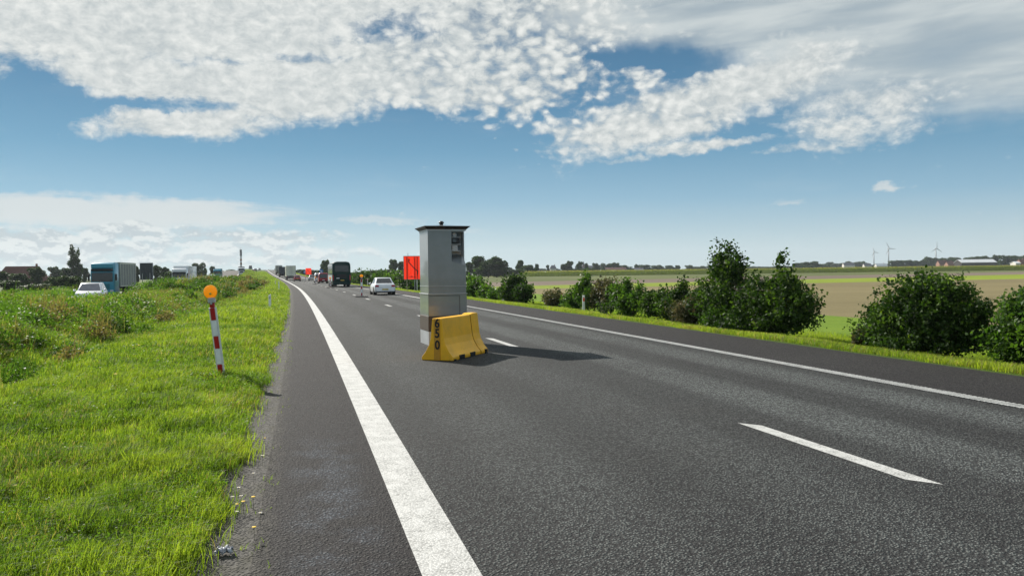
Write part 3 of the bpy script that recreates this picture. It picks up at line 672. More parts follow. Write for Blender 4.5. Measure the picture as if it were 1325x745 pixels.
tag(npmesh('grass', Vg, Fg, M['grass'], attr={'tint': Tg}), 'sunlit grass verge in front of the bushes', 'grass', kind='stuff')
# tufts in the gravel
parts = []
X, S = scatter(2600, -.75, -.2, 3, 22); q = vn2(X, S, .16, 70) > .72; X, S = keep(X, S, q); n = len(X)
parts.append(blades('t', X, S, rng.uniform(.02, .06, n), rng.uniform(.003, .006, n), rng.uniform(.4, .9, n), 1.2, zf=lambda X, s: 0*X))
Vg, Fg, Tg = merge(parts)
tag(npmesh('grass', Vg, Fg, M['grass'], attr={'tint': Tg}), 'tiny grass tufts sprouting in the gravel edge', 'grass', kind='stuff')
# corn: standing crop band behind the fields
a0, a1 = G(640, 358.5), G(1325, 349.6); dvec = (a1-a0)/np.linalg.norm(a1-a0); nvec = np.array([-dvec[1], dvec[0]])
if nvec[1] < 0: nvec = -nvec
n = 90000; L_ = np.linalg.norm(a1-a0)+160; tt = rng.uniform(0, L_, n); uu = rng.random(n)**1.6*26
bx_ = a0[0]+dvec[0]*tt+nvec[0]*uu; by_ = a0[1]+dvec[1]*tt+nvec[1]*uu
P = np.stack([bx_, by_, GZ+rng.uniform(.1, 3.0, n)+.25*(vn2(bx_, by_, 9, 80)-.5)], -1)
ti = np.clip((P[:, 2]-GZ-2.0)*.6+.35*rng.random(n), 0, 1)
parts = [leaves(P, rng.uniform(.35, .75, n), ti, .3)]
Vg, Fg, Tg = merge(parts)
# solid body of the crop behind the first rows
q0 = [a0+nvec*12, a1+dvec*160+nvec*12, a1+dvec*500+nvec*110, a0-dvec*0+nvec*110]
o = npmesh('corn_crop', Vg, Fg, M['corn'], attr={'tint': Tg}); tag(o, 'long low band of corn across the far fields', 'crop', kind='stuff')
me = MB(); top = GZ+2.35
me.add([(p[0], p[1], GZ) for p in q0]+[(p[0], p[1], top) for p in q0], [(0, 1, 5, 4), (1, 2, 6, 5), (2, 3, 7, 6), (3, 0, 4, 7), (4, 5, 6, 7)])
tag(me.build('corn_mass', farmat('cornmass', (.12, .15, .03), (.18, .19, .05), sc=.4, fs=3)), 'dense interior of the corn field behind its front rows', 'crop', kind='stuff')

# ------------------------------------------------------------------ bushes (roadside, right)
def bush(name, lobes, leafn, lsize, m, label, cat='bush', group=None, base=None, bark=True, dens_in=.35, spiky=.30):
    """lobes: (x, y, z, rx, ry, rz) in world; leaves grouped on twigs reaching out of stems"""
    lobes = np.array(lobes, float); b0 = np.array(base if base is not None else [lobes[:, 0].mean(), lobes[:, 1].mean(), 0.])
    vol = (lobes[:, 3]*lobes[:, 4]*lobes[:, 5])**.72; pr = vol/vol.sum()
    leafn = int(leafn*1.7); nc = max(20, leafn//16); li = rng.choice(len(lobes), nc, p=pr)
    d = rng.normal(size=(nc, 3)); d /= np.linalg.norm(d, axis=1)[:, None]
    r = np.where(rng.random(nc) < .72, rng.uniform(.55, 1.03, nc), rng.uniform(.1, .7, nc))
    r *= 1+spiky*(rng.random(nc)**4)*2
    C = lobes[li, :3]+d*r[:, None]*lobes[li, 3:6]; C[:, 2] = np.maximum(C[:, 2], b0[2]+.04)
    # gaps
    gp = vn2(C[:, 0]+C[:, 1]*1.7, C[:, 2]*1.3+C[:, 1], .38, 90) < .80; C = C[gp]; nc = len(C)
    k_ = 16; outd = C-np.array([b0[0], b0[1], b0[2]]); outd /= np.linalg.norm(outd, axis=1)[:, None]+1e-6
    along = rng.uniform(-.16, .10, (nc, k_, 1))*1.0; sc = lsize*1.9
    P = C[:, None, :]+outd[:, None, :]*along*(lsize/.06)+rng.normal(0, sc*.55, (nc, k_, 3)); P = P.reshape(-1, 3); P[:, 2] = np.maximum(P[:, 2], b0[2]+.02)
    ti = np.repeat(rng.uniform(.1, .75, nc), k_)+rng.uniform(-.12, .22, nc*k_)
    lv = leaves(P-b0, rng.uniform(.7, 1.5, len(P))*lsize*1.15, np.clip(ti, 0, 1), .72)
    root = empty(name, b0, 0, label, cat, group)
    npmesh('foliage', lv[0], lv[1], m, attr={'tint': lv[2]}, parent=root)
    if bark:
        mb = MB(); ns = min(7, 2+len(lobes))
        for i in range(ns):
            L = lobes[rng.integers(len(lobes))]; tip = Vector(L[:3]+rng.normal(0, .25, 3)*L[3:6]-b0); st = Vector((rng.normal(0, .06), rng.normal(0, .06), -.05))
            mid_ = st.lerp(tip, .5)+Vector((0, 0, .1*tip.length)); rr_ = .018+.012*random.random()
            mb.tube([st, mid_, tip], [rr_, rr_*.7, rr_*.3], 5)
            for j in range(9):
                c = C[rng.integers(nc)]-b0; mb.tube([mid_.lerp(tip, random.random()), Vector(c)], [.006, .003], 3)
        mb.build('stems', M['bark'], root)
    return root
def lobe(px, py, rxp, ryp, depth, rd=None):
    c = at(px, depth, zat(px, py, depth)); k = depth/F
    return (c[0], c[1], c[2], rxp*k, (rd if rd else rxp*k*.8), ryp*k)
def depth_on(px, X0):      # distance ahead at which an image column meets the line X0 beside the road
    f_ = math.sin(YAW)+(px-CX)/F*math.cos(YAW); z = X0/f_
    for _ in range(12): z = (X0+float(shift(z)))/f_
    return z
def bush_at(lst, X0, leafn, ls, m, label, **kw):
    L = []
    for (px, py, rx, ry) in lst: L.append(lobe(px, py, rx, ry, depth_on(px, X0), None))
    cxp = np.mean([l[0] for l in lst]); b = at(cxp, depth_on(cxp, X0)); b[2] = -.42 if X0 > 12.6 else -.3
    return bush('bush', L, leafn, ls, m, label, base=b, **kw)
GB = 'bushes along the right-hand verge'
bush_at([(950, 395, 38, 36), (925, 385, 26, 26), (938, 345, 17, 30), (952, 355, 15, 26), (926, 352, 10, 9), (957, 336, 7, 8), (934, 331, 6, 10), (985, 390, 34, 34), (1010, 398, 36, 30), (1032, 402, 28, 26), (1018, 372, 26, 14), (1012, 352, 7, 12), (1012, 333, 6, 7), (1024, 346, 6, 6), (985, 374, 24, 14), (1048, 388, 12, 10), (985, 415, 60, 16)],
        13.2, 17000, .075, M['leaf'], 'largest dark bush on the right verge, with two shoots rising above the skyline', group=GB)
bush_at([(1185, 415, 62, 38), (1225, 405, 48, 40), (1195, 380, 42, 26), (1150, 418, 34, 28), (1255, 420, 30, 30), (1215, 374, 18, 11), (1190, 372, 12, 9), (1243, 380, 12, 12), (1130, 432, 20, 14), (1270, 402, 12, 10), (1200, 438, 70, 16)],
        13.2, 17000, .062, M['leaf'], 'broad rounded dark bush in front of the stubble, second from the right', group=GB)
bush_at([(1315, 430, 34, 34), (1340, 420, 40, 44), (1325, 400, 22, 20), (1300, 445, 24, 20), (1380, 420, 50, 50)],
        13.2, 10000, .065, M['leaf_light'], 'bush cut off by the right edge of the photo', group=GB)
bush_at([(757, 379, 12, 12), (745, 387, 12, 9), (765, 386, 10, 10), (758, 364, 4, 7), (736, 390, 9, 7)], 13.6, 4200, .10, M['leaf_light'], 'leafy bush right behind the white marker post', group=GB)
bush_at([(776, 382, 11, 14), (788, 378, 9, 14), (780, 370, 6, 7)], 13.8, 2600, .09, M['leaf_brown'], 'brownish withered shrub just right of the marker post', group=GB)
bush_at([(806, 388, 15, 14), (798, 378, 8, 9), (812, 368, 4, 7), (815, 393, 14, 11), (826, 385, 9, 11), (829, 372, 4, 5)], 13.5, 4800, .09, M['leaf_light'], 'bright green bush between the withered shrub and the dark hedge', group=GB)
bush_at([(846, 394, 17, 12), (858, 386, 10, 10), (868, 398, 17, 13), (880, 386, 10, 12), (883, 371, 4, 7), (840, 384, 6, 7), (900, 396, 14, 16), (906, 384, 9, 9)], 13.4, 8500, .085, M['leaf'], 'row of mid green shrubs joined into a hedge left of the largest bush', group=GB)
bush_at([(893, 402, 18, 14), (880, 405, 14, 11)], 12.7, 2600, .07, M['leaf_brown'], 'low faded shrub with brown flower heads at the foot of the hedge', group=GB)
bush_at([(924, 412, 12, 10), (915, 416, 8, 7)], 12.4, 1500, .06, M['leaf_light'], 'small lime green shrub at the left foot of the largest bush', group=GB)
bush_at([(716, 388, 10, 7), (708, 385, 5, 6), (721, 383, 4, 5)], 13.9, 1500, .10, M['leaf_brown'], 'small sparse dark shrub between two green bushes', group=GB)
bush_at([(666, 376, 18, 13), (668, 365, 9, 8), (678, 378, 11, 10), (655, 381, 9, 7)], 14.2, 4200, .14, M['leaf'], 'compact dark bush just right of the speed camera', group=GB)
bush_at([(642, 382, 9, 5), (637, 380, 6, 5)], 14.2, 1200, .13, M['leaf_light'], 'low pale shrub between the compact bush and the camera', group=GB)
bush_at([(616, 373, 13, 11), (610, 368, 8, 7), (628, 377, 8, 6), (600, 372, 12, 10), (588, 368, 10, 10)], 14.0, 3400, .18, M['leaf_light'], 'light green bush partly hidden by the speed camera', group=GB)
bush_at([(785, 397, 10, 4), (778, 396, 6, 4)], 12.0, 700, .07, M['leaf'], 'low dark clump of weeds at the verge edge below the marker post', group=GB)
bush_at([(1112, 441, 8, 10), (1118, 436, 7, 10), (1123, 430, 5, 9)], 12.9, 900, .05, M['leaf_brown'], 'pinkish brown dry shrub at the left foot of the rounded bush', group=GB)
# roadside bushes near the orange sign and the white car
bush_at([(540, 366, 14, 9), (527, 364, 9, 9), (520, 362, 6, 7), (548, 360, 10, 9)], 14.5, 2600, .24, M['leaf'], 'dark bush behind the orange diversion sign', group=GB)
bush_at([(470, 361, 9, 10), (463, 362, 8, 9), (456, 364, 6, 8), (478, 362, 7, 9)], 14.5, 2800, .30, M['leaf'], 'dark roadside bush between the coach and the white car', group=GB)
bush_at([(492, 360, 9, 7), (503, 361, 9, 7), (513, 362, 6, 6)], 15.5, 1800, .3, M['leaf_light'], 'row of pale bushes behind the white saloon car', group=GB)

# ------------------------------------------------------------------ trees
def tree_mesh(kind, seed, n, ls):
    """crown of unit size: height 1, width about .7 (poplar .22)"""
    rs = np.random.default_rng(seed); C = []
    if kind == 'poplar':
        k = 34; z = rs.uniform(.10, .97, k); rad = .085*np.sin(np.clip(z, .05, 1)**.8*np.pi)**.6+.015; a = rs.uniform(0, 6.28, k)
        L = np.stack([np.cos(a)*rad*.5, np.sin(a)*rad*.5, z, rad*.75+.01, rad*.75+.01, rad*0+.085], -1)
    elif kind == 'wide':
        k = 26; a = rs.uniform(0, 6.28, k); r_ = rs.uniform(0, .34, k); z = rs.uniform(.15, .82, k)
        L = np.stack([np.cos(a)*r_, np.sin(a)*r_, z, rs.uniform(.11, .19, k), rs.uniform(.11, .19, k), rs.uniform(.09, .16, k)], -1)
    else:
        k = 22; a = rs.uniform(0, 6.28, k); z = rs.uniform(.14, .88, k); r_ = rs.uniform(0, .26, k)*np.sin((z-.1)*np.pi)
        L = np.stack([np.cos(a)*r_, np.sin(a)*r_, z, rs.uniform(.09, .17, k), rs.uniform(.09, .17, k), rs.uniform(.09, .16, k)], -1)
    v = L[:, 3]*L[:, 4]*L[:, 5]; li = rs.choice(len(L), n, p=v**.7/(v**.7).sum())
    d = rs.normal(size=(n, 3)); d /= np.linalg.norm(d, axis=1)[:, None]; r = rs.uniform(.35, 1.08, n)**.6
    P = L[li, :3]+d*r[:, None]*L[li, 3:6]; P[:, 2] = np.clip(P[:, 2], .06, 1.02)
    ti = np.clip(.5*rs.random(len(L))[li]+.5*rs.random(n), 0, 1)
    lv = leaves(P, rs.uniform(.6, 1.4, n)*ls, ti, .8)
    o = npmesh('crown', lv[0], lv[1], M['far_leaf'], attr={'tint': lv[2]})
    mb = MB(); mb.tube([(0, 0, -.02), (.005, 0, .25), (-.005, .01, .6)], [.022, .016, .007], 7)
    for i in range(6):
        e = L[rs.integers(len(L)), :3]; mb.tube([(0, 0, .2+.05*i), tuple(e)], [.009, .003], 4)
    tr_ = mb.build('trunk', M['bark'])
    m1, m2 = o.data, tr_.data; bpy.data.objects.remove(o); bpy.data.objects.remove(tr_); return m1, m2
TM = {'round': [tree_mesh('round', s_, 3800, .065) for s_ in (1, 2, 3)], 'wide': [tree_mesh('wide', s_, 3800, .065) for s_ in (4, 5, 6)], 'poplar': [tree_mesh('poplar', s_, 2600, .035) for s_ in (7, 8)]}
tcount = [0]
def tree(name, px, top, depth, wpx, kind, label, group, z0=GZ, natw=.66):
    h_ = zat(px, top, depth)-z0; wd = wpx*depth/F; sx = wd/natw
    p = at(px, depth, z0); v = TM[kind][tcount[0] % len(TM[kind])]; tcount[0] += 1
    o = empty(name, p, random.uniform(0, 6.28), label, 'tree', group, (sx, sx, h_))
    for nm, me_ in (('crown', v[0]), ('trunk', v[1])):
        c = bpy.data.objects.new(nm, me_); COL.objects.link(c); c.parent = o
    return o
GL = 'trees beyond the opposite carriageway'
tree('poplar_tree', 95, 317.5, 300, 12, 'poplar', 'tallest poplar of the pair behind the teal lorry', GL, natw=.22)
tree('poplar_tree', 102, 321, 302, 9, 'poplar', 'slimmer poplar right of the tallest one', GL, natw=.22)
for a in [(48, 344, 215, 22, 'round', 'dark tree hiding the gable of the red roofed farmhouse'), (26, 352, 210, 26, 'wide', 'low dark tree in front of the farmhouse roof'), (5, 350, 210, 18, 'round', 'tree at the left end of the farmhouse'),
          (72.5, 343.5, 360, 19, 'round', 'lone round tree between the farmhouse and the poplars'), (86, 346, 300, 13, 'round', 'small tree at the left foot of the poplars'), (110, 345.5, 320, 12, 'round', 'greyish tree at the right foot of the poplars'),
          (176, 343, 260, 15, 'round', 'tree between the teal lorry and the dark board'), (203, 342.5, 270, 13, 'round', 'first tree right of the dark board'), (213, 344.5, 280, 13, 'round', 'middle tree between the dark board and the white lorry'), (221, 349, 250, 12, 'wide', 'low tree just left of the white lorry'),
          (257, 338, 380, 15, 'wide', 'tree rising above the white lorry trailer'), (250, 349, 300, 14, 'round', 'tree directly behind the white lorry'), (263, 353, 260, 10, 'wide', 'low tree right of the white lorry'), (266, 346, 420, 5, 'round', 'slender tree just left of the white van'),
          (275, 343.5, 400, 11, 'round', 'tree rising behind the small teal lorry'), (288, 350, 420, 12, 'wide', 'low rounded tree right of the small teal lorry'), (302, 347.5, 520, 15, 'wide', 'dome shaped tree left of the mast')]:
    tree('tree', *a[:5], a[5], GL)
for (px, top, dp, wp, lb) in ((84, 355, 140, 22, 'wide shrub below the poplars'), (70, 357, 145, 20, 'round shrub below the lone tree'), (96, 357, 120, 14, 'shrub just left of the white estate car'), (10, 361, 120, 26, 'shrub at the left edge in front of the farmhouse'), (44, 366, 110, 30, 'low brownish scrub in front of the farmhouse'), (160, 360, 150, 18, 'shrub beside the grey trailer of the teal lorry'), (208, 357, 170, 22, 'shrub right of the dark board')):
    tree('shrub', px, top, dp, wp, 'wide', lb, 'shrubs beyond the opposite carriageway')['category'] = 'shrub'
GRt = 'trees along the right side of the road'
for a in [(424, 334.5, 330, 15, 'round', 'tall tree rising just left of the coach'), (418, 341, 360, 8, 'round', 'narrow tree left of the tall tree by the coach'), (405, 348, 430, 14, 'wide', 'low tree behind the far orange sign'), (393, 347.5, 450, 12, 'wide', 'low tree behind the silver car'), (384, 348, 460, 10, 'wide', 'low tree just right of the cream trailer'), (414, 349, 300, 10, 'wide', 'low tree behind the red van'),
          (457, 351, 250, 14, 'wide', 'tree at the right of the coach'), (486, 348.5, 330, 20, 'wide', 'left wide tree of the dark row above the white car'), (501, 347.5, 330, 18, 'wide', 'middle wide tree of the dark row above the white car'), (515, 348, 330, 18, 'wide', 'right wide tree of the dark row above the white car'),
          (509.5, 335, 380, 13, 'round', 'tall tree standing left of the orange sign'), (520, 337, 380, 12, 'round', 'tree half hidden by the orange sign'), (535, 344, 380, 16, 'wide', 'tree hidden behind the orange sign'), (472, 351, 350, 14, 'wide', 'low tree behind the amber beacon')]:
    tree('tree', *a[:5], a[5], GRt)
GF = 'distant trees across the fields'
for a in [(619, 330, 390, 28, 'round', 'left tree of the large dark clump right of the camera'), (643, 330.5, 390, 30, 'round', 'right tree of the large dark clump right of the camera'), (632, 336, 385, 30, 'wide', 'middle low tree of the large dark clump'), (608, 338, 395, 16, 'round', 'tree of the dark clump touching the camera cabinet'), (652, 345, 385, 16, 'wide', 'low tree at the right end of the dark clump'),
          (668, 347, 420, 16, 'wide', 'low shrubby tree right of the dark clump'), (674, 335.5, 480, 13, 'round', 'slim pointed tree right of the dark clump'), (686, 341.5, 470, 17, 'wide', 'rounded tree right of the slim pointed tree'), (695, 341, 500, 6, 'round', 'sparse tree beside the rounded tree'), (709, 342, 700, 5, 'round', 'tiny sparse tree left of the grey tower house'),
          (736, 336.5, 620, 14, 'round', 'tall far tree left of the village'), (730, 341, 620, 10, 'round', 'shorter far tree beside the tall one'), (744, 347, 620, 16, 'wide', 'low far tree before the village'), (750, 337, 640, 10, 'round', 'round far tree beside the thin spire'), (759, 340, 660, 5, 'round', 'small far tree right of the thin spire'), (762, 346, 620, 18, 'wide', 'low far tree in front of the village houses'), (772, 339, 700, 8, 'wide', 'flat topped far tree above the village'),
          (787, 339.5, 760, 14, 'wide', 'far tree above the long village roof'), (796, 339, 760, 14, 'round', 'dense far tree above the terraced houses'), (807, 342, 760, 20, 'wide', 'wide far tree right of the dense one'), (782, 348, 640, 12, 'wide', 'low far tree in front of the terraced houses'), (812, 348.5, 700, 14, 'wide', 'low far tree right of the terraced houses'), (824, 341, 850, 8, 'round', 'small far tree left of the far copse'), (836, 341.5, 850, 18, 'wide', 'far copse tree with flat crown'), (853, 342, 900, 15, 'wide', 'isolated far tree behind the low bushes'), (868, 342.5, 900, 12, 'wide', 'next isolated far tree to the right'), (877, 343, 900, 8, 'round', 'tiny far tree between two wide ones'), (893, 342, 900, 10, 'wide', 'far tree left of the largest bush')]:
    tree('tree', *a[:5], a[5], GF)
def row(x0, x1, top, dp, wp, lb, jit=2.0, kind='wide'):
    px = x0
    while px < x1:
        tree('tree', px, top+random.uniform(0, jit)-.0125*(px-x0)*.6, dp*random.uniform(.97, 1.05), wp*random.uniform(.8, 1.3), kind if random.random() < .7 else 'round', lb, GF); px += wp*random.uniform(.55, .85)
row(900, 1066, 342.5, 1000, 15, 'far tree in the hazy row behind the largest bush', 3)
row(1030, 1060, 337.5, 900, 13, 'taller far tree right of the largest bush', 2)
row(1066, 1118, 337.5, 1300, 12, 'far tree in the hazy row left of the wind turbines', 3)
row(1120, 1156, 341, 1400, 10, 'far low tree at the foot of the wind turbines', 2)
row(1158, 1200, 335.5, 1000, 14, 'far tree in the clump between the wind turbines', 2.5)
row(1200, 1262, 331, 1050, 14, 'far tree in the long wood behind the white barn', 2)
row(1262, 1400, 328.5, 900, 16, 'tree in the long wood at the right edge', 2.5)
row(700, 900, 347, 1100, 14, 'far low tree on the skyline behind the village', 2.5)

# ------------------------------------------------------------------ far buildings
def house(name, px, base_px_w, ridge, eave, depth, wall, roof, label, cat='house', dpt=8.0, rz=None, windows=3, group=None, hip=False, chim=True, z0=GZ):
    zr_, ze = zat(px, ridge, depth), zat(px, eave, depth); wd = base_px_w*depth/F
    p = at(px, depth, z0); root = empty(name, p, -YAW if rz is None else rz, label, cat, group)
    e = ze-z0; r_ = zr_-z0; a = wd/2; b = dpt/2
    mb = MB(); mb.add([(-a, -b, 0), (a, -b, 0), (a, b, 0), (-a, b, 0), (-a, -b, e), (a, -b, e), (a, b, e), (-a, b, e), (-a, 0, r_-.15), (a, 0, r_-.15)],
                      [(0, 1, 5, 4), (2, 3, 7, 6), (0, 4, 8, 7, 3), (1, 2, 6, 9, 5)]); mb.build('wall', wall, root)
    o = .4; hx = a*(.6 if hip else 1)+(0 if hip else o)
    rb = MB(); zo = e-(r_-e)/b*o
    lo = [(-a-o, -b-o, zo), (a+o, -b-o, zo), (a+o, b+o, zo), (-a-o, b+o, zo)]; hi_ = [(-hx, 0, r_), (hx, 0, r_)]
    rb.add(lo+hi_+[(x, y, z+.18) for x, y, z in lo+hi_], [(0, 1, 5, 4), (2, 3, 4, 5), (1, 2, 5), (3, 0, 4), (6, 7, 11, 10), (8, 9, 10, 11), (7, 8, 11), (9, 6, 10), (0, 1, 7, 6), (1, 2, 8, 7), (2, 3, 9, 8), (3, 0, 6, 9)]) if hip else \
        rb.add(lo+hi_+[(x, y, z+.18) for x, y, z in lo+hi_], [(0, 1, 5, 4), (2, 3, 4, 5), (6, 7, 11, 10), (8, 9, 10, 11), (0, 1, 7, 6), (2, 3, 9, 8), (1, 5, 11, 7), (5, 2, 8, 11), (3, 4, 10, 9), (4, 0, 6, 10)])
    ro = rb.build('roof', roof, root)
    if chim: MB().box((a*.5, .3, r_+.3), (.6, .6, 1.3)).build('chimney', M['brick'], ro)
    for i in range(windows):
        x = -a+wd*(i+.5)/windows; mb = MB(); mb.box((x, -b-.02, e*.55), (min(1.1, wd/windows*.5), .08, min(1.3, e*.4))); mb.build('window', M['glass'], root)
    return root
# farmhouse on the left
house('farmhouse', 30, 62, 345.2, 364, 245, M['brick'], M['tile'], 'old farmhouse with steep red tiled roof behind dark trees', dpt=9, rz=R(14), windows=4, hip=True)
house('farm_shed', 4, 60, 351, 360, 262, M['brick'], M['tile'], 'lower tiled shed running off the left edge', 'shed', dpt=9, rz=R(12), windows=3, chim=False)
# village
house('tower_house', 716, 7.5, 343.5, 347, 700, M['render'], M['slate'], 'grey house with hipped tower roof left of the village', dpt=6, windows=2, hip=True)
house('house', 756, 22, 344, 348, 760, M['render'], M['slate'], 'long pale house with dark roof left of the terraced houses', windows=4, group='village houses')
house('house', 780, 24, 343, 346.5, 820, M['render'], M['slate'], 'large pale building with wide grey roof under the flat topped tree', windows=5, group='village houses')
house('house', 790, 12, 346.5, 349, 720, M['render'], M['tile'], 'left terraced house with reddish roof', windows=3, group='village houses')
house('house', 803, 13, 346, 349, 720, M['brick'], M['tile'], 'right terraced house with reddish roof', windows=3, group='village houses')
house('house', 824, 16, 347, 349.5, 800, M['brick'], M['slate'], 'low brick house right of the terraced houses', windows=3, group='village houses')
house('house', 1098, 14, 340, 343, 1200, M['render'], M['slate'], 'pale block on the skyline left of the wind turbines', windows=4, group='village houses')
house('house', 1122, 9, 341, 344, 1200, M['render'], M['slate'], 'small pale house just left of the first wind turbine', windows=2, group='village houses')
house('house', 1140, 14, 341, 344, 1150, M['render'], M['white_roof'], 'white shed between the two left wind turbines', windows=3, group='village houses')
house('house', 1219, 11, 337, 341, 880, M['brick'], M['tile'], 'red house left of the long white barn, nearer the third turbine', windows=3, group='village houses')
house('house', 1229, 9, 338.5, 342, 860, M['brick'], M['tile'], 'smaller red house touching the long white barn', windows=2, group='village houses')
house('barn', 1262, 45, 335.8, 339.6, 820, M['roofdark'], M['white_roof'], 'long low barn with white roof below the wood', 'barn', dpt=14, windows=5, chim=False)
house('house', 1322, 8, 335.5, 340, 700, M['brick'], M['tile'], 'red gabled house at the right edge of the skyline', windows=2, group='village houses')
house('house', 1314, 6, 338.5, 340.5, 700, M['render'], M['white_roof'], 'small white hut left of the red gabled house', windows=1, chim=False, group='village houses')
# church spire & mast
r0 = empty('church_spire', at(755.5, 760, GZ), -YAW, 'thin dark spire rising between the village trees', 'spire')
MB().box((0, 0, 4), (2.4, 2.4, 8)).build('tower', M['brick'], r0); MB().box((0, 0, 10.3), (2.6, 2.6, 4.6), tx=.03, ty=.03).build('roof', M['slate'], r0)
dm = 850; p = at(312.5, dm, GZ); ht = zat(312.5, 323, dm)-GZ
r0 = empty('radio_mast', p, 0, 'slender red and white mast standing on the left skyline', 'mast')
mb = MB(); mb.cyl((0, 0, 0), (0, 0, ht*.78), 1.0, .8, 10); mb.build('lower_shaft', M['steel'], r0)
mb = MB()
for k in range(4): mb.cyl((.0, 0, ht*(.22+.13*k)), (0, 0, ht*(.22+.13*k+.065)), 1.08, 1.05, 10)
mb.build('red_band', M['rust'], r0)
mb = MB(); mb.cyl((0, 0, ht*.78), (0, 0, ht), 1.15, 1.15, 10); mb.cyl((0, 0, ht), (0, 0, ht+2), .15, .1, 6); mb.build('antenna_head', M['slate'], r0)
# wind turbines
def turbine(px, hub, depth, br, ang, label):
    p = at(px, depth, GZ); hh = zat(px, hub, depth)-GZ
    r0 = empty('wind_turbine', p, -YAW+R(8), label, 'wind turbine', 'wind turbines on the horizon')
    mb = MB(); mb.cyl((0, 0, 0), (0, 0, hh), 2.6, 1.5, 12); mb.build('tower', M['turbine'], r0, True)
    MB().box((0, .5, hh+.6), (3, 8, 3)).build('nacelle', M['turbine'], r0, bevel=.5)
    MB().lathe([(1.9, -3.4), (1.6, -5), (.6, -6.3)], 12, ax='y', M=Matrix.Translation((0, 0, hh+.6))).build('hub', M['turbine'], r0)
    for k in range(3):
        mb = MB(); a = R(ang+120*k); Mx = Matrix.Translation((0, -4.6, hh+.6)) @ Matrix.Rotation(a, 4, 'Y')
        mb.loft([[(-w_*.4, -th, z), (w_*.6, -th*.3, z), (w_*.6, th*.3, z), (-w_*.4, th, z)] for z, w_, th in ((.8, 1.6, .8), (br*.2, 2.9, .5), (br*.6, 1.9, .3), (br, .7, .12))], Mx); mb.build('blade', M['turbine'], r0)
turbine(1131, 326.6, 3000, 18, -22, 'left and smallest of the three wind turbines')
turbine(1150, 322, 2700, 24, -28, 'middle wind turbine, close to the smallest one')
turbine(1211.3, 321.8, 2700, 23, 2, 'right wind turbine standing behind the wood')

# ------------------------------------------------------------------ speed camera cabinet
def textmesh(txt, size, m, name, parent, Mx, ext=.002, off=.02):
    cu = bpy.data.curves.new('txt', 'FONT'); cu.body = txt; cu.size = size; cu.align_x = 'CENTER'; cu.align_y = 'CENTER'; cu.extrude = ext; cu.offset = size*off
    o = bpy.data.objects.new('txt', cu); COL.objects.link(o); dg = bpy.context.evaluated_depsgraph_get()
    me_ = bpy.data.meshes.new_from_object(o.evaluated_get(dg)); bpy.data.objects.remove(o); me_.transform(Mx)
    me_.materials.clear(); me_.materials.append(m); o2 = bpy.data.objects.new(name, me_); COL.objects.link(o2); o2.parent = parent; return o2
CW, CD, CH = .93, 1.0, 2.84
c0_ = (2.92, 18.75)
cab = empty('speed_camera', (c0_[0], c0_[1], 0), R(3), 'tall grey metal speed camera cabinet standing in the closed lane', 'speed camera')
Z = {'base': 0, 'b1': .34, 'b2': .70, 'seam': 1.23, 'seam2': 1.40}
# body profile: lower plinth slightly wider, upper shell with the camera niche at its right
mb = MB(); mb.box((CW/2, CD/2, .17), (CW+.02, CD+.02, .34)); mb.build('plinth', M['alu_light'], cab, bevel=.006)
mb = MB(); mb.box((CW/2, CD/2, .52), (CW+.03, CD+.03, .36)); mb.build('reflective_band', M['alu_band'], cab, bevel=.004)
mb = MB(); mb.box((CW/2, CD/2, .965), (CW+.02, CD+.02, .53)); mb.build('lower_housing', M['alu'], cab, bevel=.008)
mb = MB(); mb.box((CW/2, CD/2, 1.238), (CW+.05, CD+.05, .018)); mb.box((CW/2, CD/2, 1.42), (CW+.018, CD+.018, .010)); mb.build('seam_trim', M['alu_light'], cab, bevel=.003)
# service door outline on lower housing
mb = MB()
for a, b_ in (((.02, 1.19), (.76, 1.19)), ((.76, 1.19), (.76, .72))):
    mb.box(((a[0]+b_[0])/2, -.016, (a[1]+b_[1])/2), (abs(a[0]-b_[0])+.008, .006, abs(a[1]-b_[1])+.008))
mb.build('door_gap', M['dark'], cab)
mb = MB(); mb.box((.39, -.0135, .955), (.72, .008, .455)); mb.build('service_door', M['alu'], cab)
# upper shell with niche: x from .60 to .90, z from 1.98 to 2.72
NX0, NX1, NZ0, NZS, NZ1 = .58, .885, 1.98, 2.18, 2.73; TOPZ = 2.76; ND = .26
mb = MB(); zb = 1.247
mb.add([(0, 0, zb), (CW, 0, zb), (CW, 0, NZ0-.06), (NX0, 0, NZ0+.03), (NX0, 0, NZ1), (NX1, 0, NZ1), (NX1, 0, TOPZ), (0, 0, TOPZ)], [(0, 1, 2, 3), (0, 3, 4, 7), (4, 5, 6, 7)])   # front sheet
mb.quad((0, 0, zb), (0, CD, zb), (0, CD, TOPZ), (0, 0, TOPZ)); mb.quad((0, CD, zb), (CW, CD, zb), (CW, CD, TOPZ), (0, CD, TOPZ))
mb.add([(CW, 0, zb), (CW, CD, zb), (CW, CD, TOPZ), (CW, ND, TOPZ), (CW, ND, NZS), (CW, 0, NZ0-.06)], [(0, 1, 2, 3, 4, 5)])
mb.quad((NX1, 0, NZ1), (CW, ND, NZ1), (CW, ND, TOPZ), (NX1, 0, TOPZ))
mb.add([(0, 0, TOPZ), (NX1, 0, TOPZ), (CW, ND, TOPZ), (CW, CD, TOPZ), (0, CD, TOPZ)], [(0, 1, 2, 3, 4)])
mb.build('upper_housing', M['alu'], cab); mb = MB()
